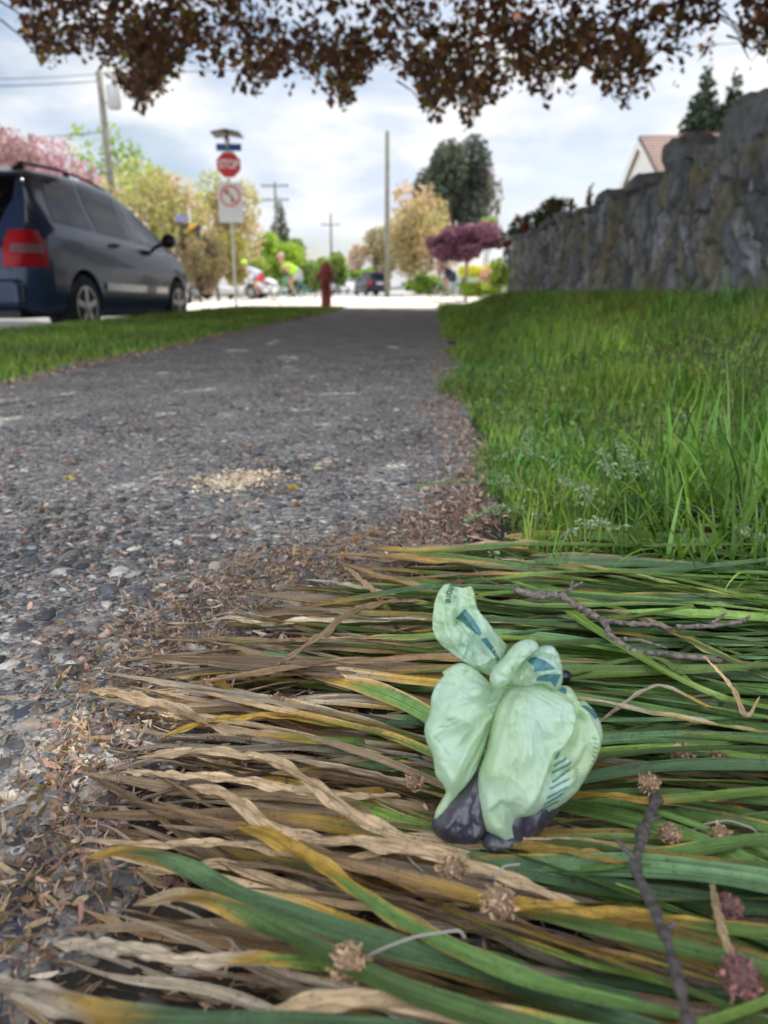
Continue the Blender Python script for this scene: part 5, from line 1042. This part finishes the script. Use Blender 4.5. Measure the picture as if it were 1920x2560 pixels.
# ------------------------------------------------------------ the tied bag
BX0, BY0 = 1230, 2118
BO = gnd(BX0, BY0, .022); TILT = R(30)
BR_ = np.array([math.cos(YAW), math.sin(YAW), 0]); BF = np.array([math.sin(YAW), -math.cos(YAW), 0])      # BF points to the viewer
BN = BF*math.cos(TILT)+np.array([0, 0, math.sin(TILT)]); BU = np.cross(BN, BR_)*1.0
if BU[2] < 0: BU = -BU
def bagpt(px, py, h):
    d = ray(px, py); t = ((BO-C0)@BN)/(d@BN); return C0+d*t+BN*h
def K1(L): return [(1000+x*.3618, 1400+y*.3618) for x, y in L]
def inside(P, poly):
    x, y = P[..., 0], P[..., 1]; c = np.zeros(x.shape, bool); n = len(poly)
    for i in range(n):
        x0, y0 = poly[i]; x1, y1 = poly[(i+1) % n]
        if y0 == y1: continue
        m = ((y0 > y) != (y1 > y)) & (x < (x1-x0)*(y-y0)/(y1-y0)+x0); c ^= m
    return c
def smooth_poly(L, n=6):
    L = np.array(L, float); m = len(L); out = []
    for i in range(m):
        p0, p1, p2, p3 = L[i-1], L[i], L[(i+1) % m], L[(i+2) % m]
        for k in range(n): t = k/n; out.append(.5*((2*p1)+(-p0+p2)*t+(2*p0-5*p1+4*p2-p3)*t*t+(-p0+3*p1-3*p2+p3)*t**3))
    return np.array(out)
def dseg(P, pts):
    d = np.full(P.shape[:-1], 1e9); u = d*0; pts = np.array(pts, float); L = np.r_[0, np.cumsum(np.hypot(*np.diff(pts, axis=0).T))]
    for i in range(len(pts)-1):
        a, b = pts[i], pts[i+1]; ab = b-a; t = np.clip(((P-a)@ab)/(ab@ab), 0, 1); q = np.hypot(*np.moveaxis(P-(a+ab*t[..., None]), -1, 0)); m = q < d; d = np.where(m, q, d); u = np.where(m, (L[i]+t*np.hypot(*ab))/L[-1], u)
    return d, u
class Pillow:
    def __init__(s, poly, T, off=0, offx=0, offy=0, folds=(), step=3, sm=True, wr=0, back=.8, power=.5, seed=0):
        poly = smooth_poly(poly) if sm else np.array(poly, float); s.poly = poly; s.step = step
        x0, y0 = poly.min(0)-step*2; x1, y1 = poly.max(0)+step*2
        s.xs = np.arange(x0, x1, step); s.ys = np.arange(y0, y1, step); X, Y = np.meshgrid(s.xs, s.ys); P = np.stack([X, Y], -1); ins = inside(P, poly); s.ins = ins
        ph = np.zeros(X.shape); nb = lambda a: (np.roll(a, 1, 0)+np.roll(a, -1, 0)+np.roll(a, 1, 1)+np.roll(a, -1, 1))
        for _ in range(2600): ph = np.where(ins, (nb(ph)+1)*.25, 0)
        ph /= ph.max(); h = T*ph**power; gate = np.clip(ph*5, 0, 1)
        r = np.random.default_rng(seed)
        for pts, wd, amp in folds:
            d, u = dseg(P, pts); h = h+amp*1.35*np.exp(-np.abs(d/(wd*.8))**1.6)*gate*(np.sin(math.pi*np.clip(u, .02, .98))**.35)
        if wr:                                          # fine crumples
            for k in range(26):
                a = r.uniform(0, 6.28); f = r.uniform(.02, .09); h += gate*wr*np.sin((X*math.cos(a)+Y*math.sin(a))*f+r.uniform(0, 6)+2*np.sin(X*.013+Y*.017+k))/(.6+f*30)
            kx, ky = 1280, 1715                          # creases that run out from the knot, sharp like pinched film
            an = np.arctan2(Y-ky, X-kx); rd = np.hypot(X-kx, Y-ky)
            for k in range(10): q = np.abs(np.sin(an*r.uniform(5, 16)+.5*np.sin(rd*r.uniform(.01, .03)+k)+r.uniform(0, 6))); h -= gate*wr*1.3*np.exp(-(q/.14)**2)*np.exp(-(rd-60)/r.uniform(120, 330))*.8
            for k in range(46):
                c0 = r.uniform(poly.min(0), poly.max(0)); a = r.uniform(0, 6.28); ln = r.uniform(15, 60); cu = r.normal()*.006; U = (X-c0[0])*math.cos(a)+(Y-c0[1])*math.sin(a); W_ = -(X-c0[0])*math.sin(a)+(Y-c0[1])*math.cos(a)+cu*U*U
                h += gate*wr*r.choice([-1, 1])*1.5*np.exp(-np.abs(W_/r.uniform(3, 7))**1.3-(U/ln)**2)
        for _ in range(1): h = np.where(ins, (h*6+nb(h))/10, 0)
        cx, cy = poly.mean(0); base = off+offx*(X-cx)+offy*(Y-cy); s.h = h; s.base = base; s.bk = T*back*ph**power
    def height(s, px, py):
        fx = np.clip((px-s.xs[0])/s.step, 0, len(s.xs)-1.001); fy = np.clip((py-s.ys[0])/s.step, 0, len(s.ys)-1.001); i = int(fx); j = int(fy); a, b = fx-i, fy-j; H_ = s.h+s.base
        return (H_[j, i]*(1-a)+H_[j, i+1]*a)*(1-b)+(H_[j+1, i]*(1-a)+H_[j+1, i+1]*a)*b
    def build(s, name, m, parent, colf=None):
        ny, nx = s.h.shape; ins = s.ins; use = ins.copy()
        for a in (-1, 0, 1):
            for b in (-1, 0, 1): use |= np.roll(np.roll(ins, a, 0), b, 1)
        X, Y = np.meshgrid(s.xs, s.ys); Q = np.stack([X, Y], -1); out = use & ~ins; pl = s.poly
        oi = np.argwhere(out)
        for j, i in oi:
            p = Q[j, i]; a = pl; b = np.roll(pl, -1, 0); ab = b-a; t = np.clip(((p-a)*ab).sum(1)/np.maximum((ab**2).sum(1), 1e-9), 0, 1); q = a+ab*t[:, None]; Q[j, i] = q[np.argmin(((q-p)**2).sum(1))]
        idf = -np.ones((ny, nx), int); idb = idf.copy(); V = []; F = []; PXY = []
        for j, i in np.argwhere(use):
            idf[j, i] = len(V); V.append(bagpt(Q[j, i, 0], Q[j, i, 1], s.base[j, i]+(s.h[j, i] if ins[j, i] else 0))); PXY.append(Q[j, i])
            if ins[j, i]: idb[j, i] = len(V); V.append(bagpt(Q[j, i, 0], Q[j, i, 1], s.base[j, i]-s.bk[j, i])); PXY.append(Q[j, i])
            else: idb[j, i] = idf[j, i]
        for j in range(ny-1):
            for i in range(nx-1):
                c = [(j, i), (j, i+1), (j+1, i+1), (j+1, i)]
                if all(use[k] for k in c) and any(ins[k] for k in c):
                    F.append([idf[k] for k in c]); F.append([idb[k] for k in c][::-1])
        PXY = np.array(PXY); col = colf(PXY, np.array(V)) if colf else None
        s.mesh = mesh(name, np.array(V), F, m, parent, True, col, world=True); return s.mesh
def film_mat():
    m = bpy.data.materials.new('green_film'); m.use_nodes = True; t = m.node_tree; N = t.nodes; L = t.links; b = N['Principled BSDF']
    tcn = N.new('ShaderNodeTexCoord'); n = N.new('ShaderNodeTexNoise'); n.inputs['Scale'].default_value = 28; n.inputs['Detail'].default_value = 4; L.new(tcn.outputs['Object'], n.inputs['Vector'])
    r = N.new('ShaderNodeValToRGB'); r.color_ramp.elements[0].position = .35; r.color_ramp.elements[1].position = .66
    r.color_ramp.elements[0].color = (.56, .72, .43, 1); r.color_ramp.elements[1].color = (.60, .765, .655, 1); L.new(n.outputs[0], r.inputs[0]); L.new(r.outputs[0], b.inputs['Base Color'])
    b.inputs['Roughness'].default_value = .42; b.inputs['Specular IOR Level'].default_value = .35
    n2 = N.new('ShaderNodeTexNoise'); n2.inputs['Scale'].default_value = 90; n2.inputs['Detail'].default_value = 5; n2.inputs['Distortion'].default_value = 1.2; L.new(tcn.outputs['Object'], n2.inputs['Vector'])
    bp = N.new('ShaderNodeBump'); bp.inputs['Strength'].default_value = .8; bp.inputs['Distance'].default_value = .0022; L.new(n2.outputs[0], bp.inputs['Height']); L.new(bp.outputs[0], b.inputs['Normal'])
    tr = N.new('ShaderNodeBsdfTranslucent'); L.new(r.outputs[0], tr.inputs[0]); L.new(bp.outputs[0], tr.inputs['Normal']); ms = N.new('ShaderNodeMixShader'); ms.inputs[0].default_value = .45
    L.new(b.outputs[0], ms.inputs[1]); L.new(tr.outputs[0], ms.inputs[2]); L.new(ms.outputs[0], N['Material Output'].inputs[0]); return m
FM = film_mat()
def dark_mat():
    m = mat('contents', (.045, .042, .055), .3, spec=.7, bump=(90, .25, .0015)); t = m.node_tree; N = t.nodes; L = t.links
    tcn = N.new('ShaderNodeTexCoord'); n = N.new('ShaderNodeTexNoise'); n.inputs['Scale'].default_value = 38; n.inputs['Detail'].default_value = 9; n.inputs['Distortion'].default_value = .4; L.new(tcn.outputs['Object'], n.inputs['Vector'])
    r = N.new('ShaderNodeValToRGB'); r.color_ramp.elements[0].position = .54; r.color_ramp.elements[0].color = (.045, .042, .055, 1); r.color_ramp.elements[1].position = .92; r.color_ramp.elements[1].color = (.2, .23, .22, 1); L.new(n.outputs[0], r.inputs[0]); L.new(r.outputs[0], N['Principled BSDF'].inputs['Base Color']); return m
DM = dark_mat()
TEAL = mat('teal_print', (.045, .16, .17), .45, noise=(200, .2)); TEAL2 = mat('dark_green_print', (.03, .11, .08), .45)
bag = empty('tied_bag', BO, 'pale green plastic waste bag tied in a knot, dark contents showing at its base', 'waste bag')
m3 = .001
left = Pillow(K1([(290, 780), (340, 742), (420, 712), (500, 745), (580, 810), (650, 890), (730, 880), (790, 890), (720, 960), (650, 1060), (615, 1180), (575, 1300), (530, 1430), (480, 1520), (430, 1580), (380, 1640), (320, 1730), (262, 1780), (236, 1790), (245, 1730), (290, 1650), (315, 1600), (290, 1545), (245, 1480), (225, 1350), (185, 1260), (168, 1160), (205, 1060), (215, 950), (250, 860), (300, 800)]),
    .021, .002, folds=[(K1([(660, 930), (560, 960), (430, 1000), (250, 1050), (210, 1080)]), 13, -3.2*m3), (K1([(690, 950), (600, 1080), (520, 1180), (430, 1300), (380, 1420), (340, 1560)]), 12, 3.5*m3), (K1([(640, 1020), (530, 1110), (440, 1230), (380, 1350)]), 9, -3.5*m3),
    (K1([(640, 900), (500, 830), (420, 790)]), 10, -2*m3), (K1([(600, 900), (480, 900), (330, 900)]), 14, 1.6*m3), (K1([(600, 1100), (560, 1250), (490, 1400), (420, 1550), (330, 1680)]), 9, -3*m3), (K1([(560, 1280), (470, 1450), (400, 1580)]), 6, 2.2*m3), (K1([(260, 1350), (330, 1500), (330, 1600)]), 12, 1.8*m3)], wr=.0011, seed=1, back=1.0)
right = Pillow(K1([(700, 930), (745, 880), (800, 865), (880, 850), (950, 855), (1010, 890), (1070, 870), (1130, 880), (1170, 930), (1190, 975), (1230, 972), (1290, 1030), (1325, 1090), (1350, 1180), (1338, 1290), (1300, 1400), (1240, 1500), (1180, 1590), (1110, 1660), (1020, 1715), (930, 1745), (850, 1757), (782, 1766), (775, 1830), (792, 1920), (765, 1990), (738, 2020), (708, 1990), (680, 1920), (630, 1880), (580, 1850), (552, 1760), (532, 1620), (532, 1470), (590, 1290), (612, 1160), (645, 1030)]),
    .026, .010, offy=-.00002, folds=[(K1([(800, 880), (740, 1000), (650, 1200), (600, 1400), (570, 1600)]), 14, 2.5*m3), (K1([(760, 900), (690, 1050), (640, 1200), (600, 1330)]), 8, -2.8*m3), (K1([(980, 890), (1080, 960), (1125, 1060), (1100, 1180), (1040, 1260), (960, 1300), (935, 1400), (880, 1560), (800, 1700)]), 15, 4.2*m3),
    (K1([(1010, 900), (1130, 980), (1160, 1080), (1130, 1200), (1070, 1290), (990, 1320), (965, 1430), (920, 1560)]), 13, -5.2*m3), (K1([(640, 1780), (620, 1700), (660, 1650), (720, 1690), (760, 1760)]), 12, -3.0*m3), (K1([(1180, 990), (1240, 1080), (1290, 1200), (1270, 1350), (1180, 1500)]), 13, 2.2*m3), (K1([(1150, 1000), (1200, 1150), (1210, 1300), (1130, 1430)]), 12, -2.4*m3),
    (K1([(1010, 1300), (1100, 1400), (1120, 1480), (1040, 1560)]), 12, 2.6*m3), (K1([(900, 930), (860, 1100), (800, 1300)]), 24, 1.6*m3), (K1([(640, 1860), (700, 1900), (740, 1990)]), 7, 2.0*m3), (K1([(560, 1700), (640, 1640), (700, 1600)]), 10, 1.5*m3)], wr=.0010, seed=2, back=.9)
cl = Pillow(K1([(222, 1800), (260, 1760), (310, 1700), (380, 1620), (450, 1560), (520, 1460), (580, 1500), (600, 1700), (600, 1860), (560, 1940), (490, 1975), (410, 1985), (330, 1950), (270, 1915), (225, 1860)]), .017, -.001, folds=[(K1([(400, 1740), (380, 1800), (400, 1880)]), 10, -2*m3), (K1([(520, 1600), (480, 1720), (500, 1850)]), 9, -2.2*m3), (K1([(330, 1780), (300, 1850)]), 10, 1.5*m3)], wr=.0004, seed=3)
cm = Pillow(K1([(545, 1960), (570, 1890), (640, 1850), (740, 1880), (830, 1900), (860, 1950), (790, 1990), (720, 2030), (630, 2040), (560, 2018)]), .013, .004, wr=.0003, seed=4)
cr = Pillow(K1([(720, 1700), (850, 1500), (1000, 1450), (1250, 1250), (1352, 1230), (1330, 1360), (1250, 1500), (1170, 1650), (1080, 1740), (1000, 1830), (900, 1920), (800, 1985), (730, 1960), (700, 1850)]), .016, .003, folds=[(K1([(850, 1720), (820, 1850), (850, 1930)]), 7, -2.5*m3), (K1([(930, 1700), (900, 1800), (930, 1880)]), 7, 2*m3), (K1([(1010, 1640), (990, 1730), (1000, 1800)]), 6, -2*m3), (K1([(1100, 1560), (1090, 1640), (1090, 1700)]), 6, 1.6*m3)], wr=.0005, seed=5)
lb = left.build('left_lobe', FM, bag); rb = right.build('right_lobe', FM, bag)
for q in (cl, cm, cr): q.build('dark_contents', DM, bag)
teeth = []
a0, a1 = np.array((490, 182)), np.array((522, 300))
for k in range(9): p = a0+(a1-a0)*k/8; teeth += [tuple(p+(7, 2)), tuple(p+(-3, 8))]
tailp = K1([(222, 400), (236, 300), (262, 225), (300, 178), (335, 170), (375, 190), (430, 200)]+teeth+[(530, 345), (590, 410), (650, 490), (700, 545), (740, 592), (720, 660), (690, 720), (660, 780), (620, 800), (560, 770), (470, 720), (390, 665), (300, 600), (250, 545), (225, 480)])
tail = Pillow(tailp, .0068, .002, offy=-.00003, sm=False, folds=[(K1([(330, 190), (300, 300), (290, 420), (330, 540), (440, 660), (560, 740)]), 11, 3.5*m3), (K1([(380, 200), (375, 330), (385, 420), (440, 520), (540, 640), (640, 730)]), 8, -5*m3), (K1([(470, 230), (520, 330), (580, 450), (660, 560), (700, 640)]), 9, 3.2*m3), (K1([(400, 460), (470, 560), (560, 660), (640, 720)]), 6, 2.6*m3), (K1([(430, 420), (520, 560), (620, 690), (670, 740)]), 5, -2.5*m3), (K1([(260, 430), (330, 440)]), 7, 1.5*m3), (K1([(440, 240), (500, 290)]), 8, 2*m3)], wr=.0013, seed=6, step=2.5)
tail.build('torn_top', FM, bag)
fing = Pillow(K1([(575, 830), (600, 765), (660, 700), (710, 635), (760, 590), (825, 572), (875, 592), (888, 635), (840, 672), (795, 705), (755, 760), (700, 850), (655, 890), (610, 892)]), .0115, .030, folds=[(K1([(690, 680), (760, 700), (800, 700)]), 5, -2*m3), (K1([(600, 790), (700, 700), (800, 600)]), 8, .8*m3), (K1([(820, 590), (830, 640), (800, 690)]), 4, -1.6*m3)], wr=.0007, seed=7, step=2.5, back=1.2)
knot = Pillow(K1([(690, 840), (730, 780), (800, 700), (860, 655), (915, 618), (980, 604), (1030, 640), (1052, 700), (1060, 790), (1062, 860), (1025, 905), (975, 885), (920, 860), (830, 875), (740, 870)]), .0155, .020, folds=[(K1([(810, 690), (900, 665), (1000, 700), (1050, 760)]), 7, -3*m3), (K1([(880, 640), (980, 640), (1040, 720)]), 12, 2*m3), (K1([(790, 730), (860, 790), (890, 850)]), 8, -2*m3), (K1([(930, 770), (940, 840)]), 4, -1.5*m3), (K1([(1000, 770), (1030, 870)]), 6, 1.4*m3), (K1([(700, 820), (780, 850)]), 7, 1.6*m3)], wr=.0008, seed=8, step=2.5, back=1.3)
kn = knot.build('knot', FM, bag); fi = fing.build('knot_loop', FM, bag)
def mark(polys, surf, m, parent, name='printed_mark', eps=.0005, st=3):
    """ink printed on the film: a thin skin that follows the surface below it"""
    for poly in polys:
        poly = np.array(poly, float); x0, y0 = poly.min(0)-st*2; x1, y1 = poly.max(0)+st*2; xs_ = np.arange(x0, x1, st); ys_ = np.arange(y0, y1, st); X, Y = np.meshgrid(xs_, ys_); Q = np.stack([X, Y], -1); ins = inside(Q, poly); use = ins.copy()
        for a in (-1, 0, 1):
            for b in (-1, 0, 1): use |= np.roll(np.roll(ins, a, 0), b, 1)
        for j, i in np.argwhere(use & ~ins):
            p = Q[j, i]; a = poly; b = np.roll(poly, -1, 0); ab = b-a; t = np.clip(((p-a)*ab).sum(1)/np.maximum((ab**2).sum(1), 1e-9), 0, 1); q = a+ab*t[:, None]; Q[j, i] = q[np.argmin(((q-p)**2).sum(1))]
        ids = -np.ones(X.shape, int); V = []; F = []
        for j, i in np.argwhere(use): ids[j, i] = len(V); V.append(bagpt(Q[j, i, 0], Q[j, i, 1], surf.height(*Q[j, i])+eps))
        for j in range(len(ys_)-1):
            for i in range(len(xs_)-1):
                c = [(j, i), (j, i+1), (j+1, i+1), (j+1, i)]
                if all(use[k] for k in c) and any(ins[k] for k in c): F.append([ids[k] for k in c])
        if F: mesh(name, np.array(V), F, m, parent, True, world=True)
def bar(a, b, w_):
    a, b = np.array(a, float), np.array(b, float); d = (b-a)/np.hypot(*(b-a)); n = np.array([-d[1], d[0]])*w_/2; return [a-n, b-n, b+d*w_*.4, b+n, a+n, a-d*w_*.4]
K3 = lambda x, y: (1280+x*.1206, 1840+y*.1206)
mark([bar(K3(*a), K3(*b), 4.6) for a, b in [((650, 385), (740, 260)), ((640, 520), (830, 350)), ((620, 665), (925, 430)), ((620, 840), (930, 590)), ((570, 970), (920, 770)), ((540, 1160), (880, 930)), ((490, 1330), (820, 1060)), ((420, 1480), (770, 1230))]], right, TEAL, rb, st=1.6)
K1p = lambda L: [(1060+x*.1326, 1440+y*.1326) for x, y in L]; K2p = lambda L: [(1200+x*.1808, 1580+y*.1808) for x, y in L]
mark([K1p([(700, 700), (755, 655), (900, 830), (960, 960), (1045, 1120), (1000, 1160), (900, 1010)]), K1p([(1040, 1215), (1140, 1180), (1280, 1360), (1240, 1445)]), K1p([(1245, 1440), (1300, 1400), (1400, 1590), (1375, 1615)])], tail, TEAL, tail.mesh, eps=.0011)
mark([K1p([(590, 800), (695, 705), (895, 1010), (985, 1158), (750, 930)])], tail, TEAL2, tail.mesh, eps=.0009)
mark([K2p([(535, 430), (580, 390), (640, 378), (760, 440), (880, 540), (790, 555), (700, 560), (615, 575), (600, 500)]), K2p([(655, 665), (690, 625), (760, 605), (930, 610), (915, 720), (900, 775), (830, 700), (740, 690), (660, 690)])], knot, TEAL, kn)
mark([K2p([(1035, 765), (1092, 790), (1062, 862), (975, 812)]), K2p([(1250, 1012), (1340, 1008), (1470, 1085), (1535, 1160), (1460, 1190), (1350, 1095)])], right, TEAL, rb, eps=.0008)
mark([bar((1450+k*1.5-(k*k)*.25, 1838+k*11), (1460+k*1.5-(k*k)*.25, 1842+k*11), 1.6) for k in range(13)]+[bar((1412-k*.8, 1912+k*8), (1417-k*.8, 1914+k*8), 1.5) for k in range(6)], right, TEAL2, rb, 'fine_print', st=1)
def store():
    c = bpy.data.curves.new('t', 'FONT'); c.body = 'store'; c.size = 1; c.align_x = 'CENTER'; c.align_y = 'CENTER'; c.offset = .012; t = bpy.data.objects.new('t', c); COL.objects.link(t); bpy.context.view_layer.update()
    me = bpy.data.meshes.new_from_object(t.evaluated_get(bpy.context.evaluated_depsgraph_get())); bpy.data.objects.remove(t)
    V = []; F = [tuple(p.vertices) for p in me.polygons]; k = 46/2.15
    for v in me.vertices:
        x, y = v.co.x*k, v.co.y*k*1.35; s = x/23.; px = 1124-6*s+y*1.0+4*(s*s-.5); py = 1488+x+y*.1; V.append(bagpt(px, py, tail.height(px, py)+.0012))
    mesh('printed_word', np.array(V), F, TEAL2, tail.mesh, False, world=True)
store()
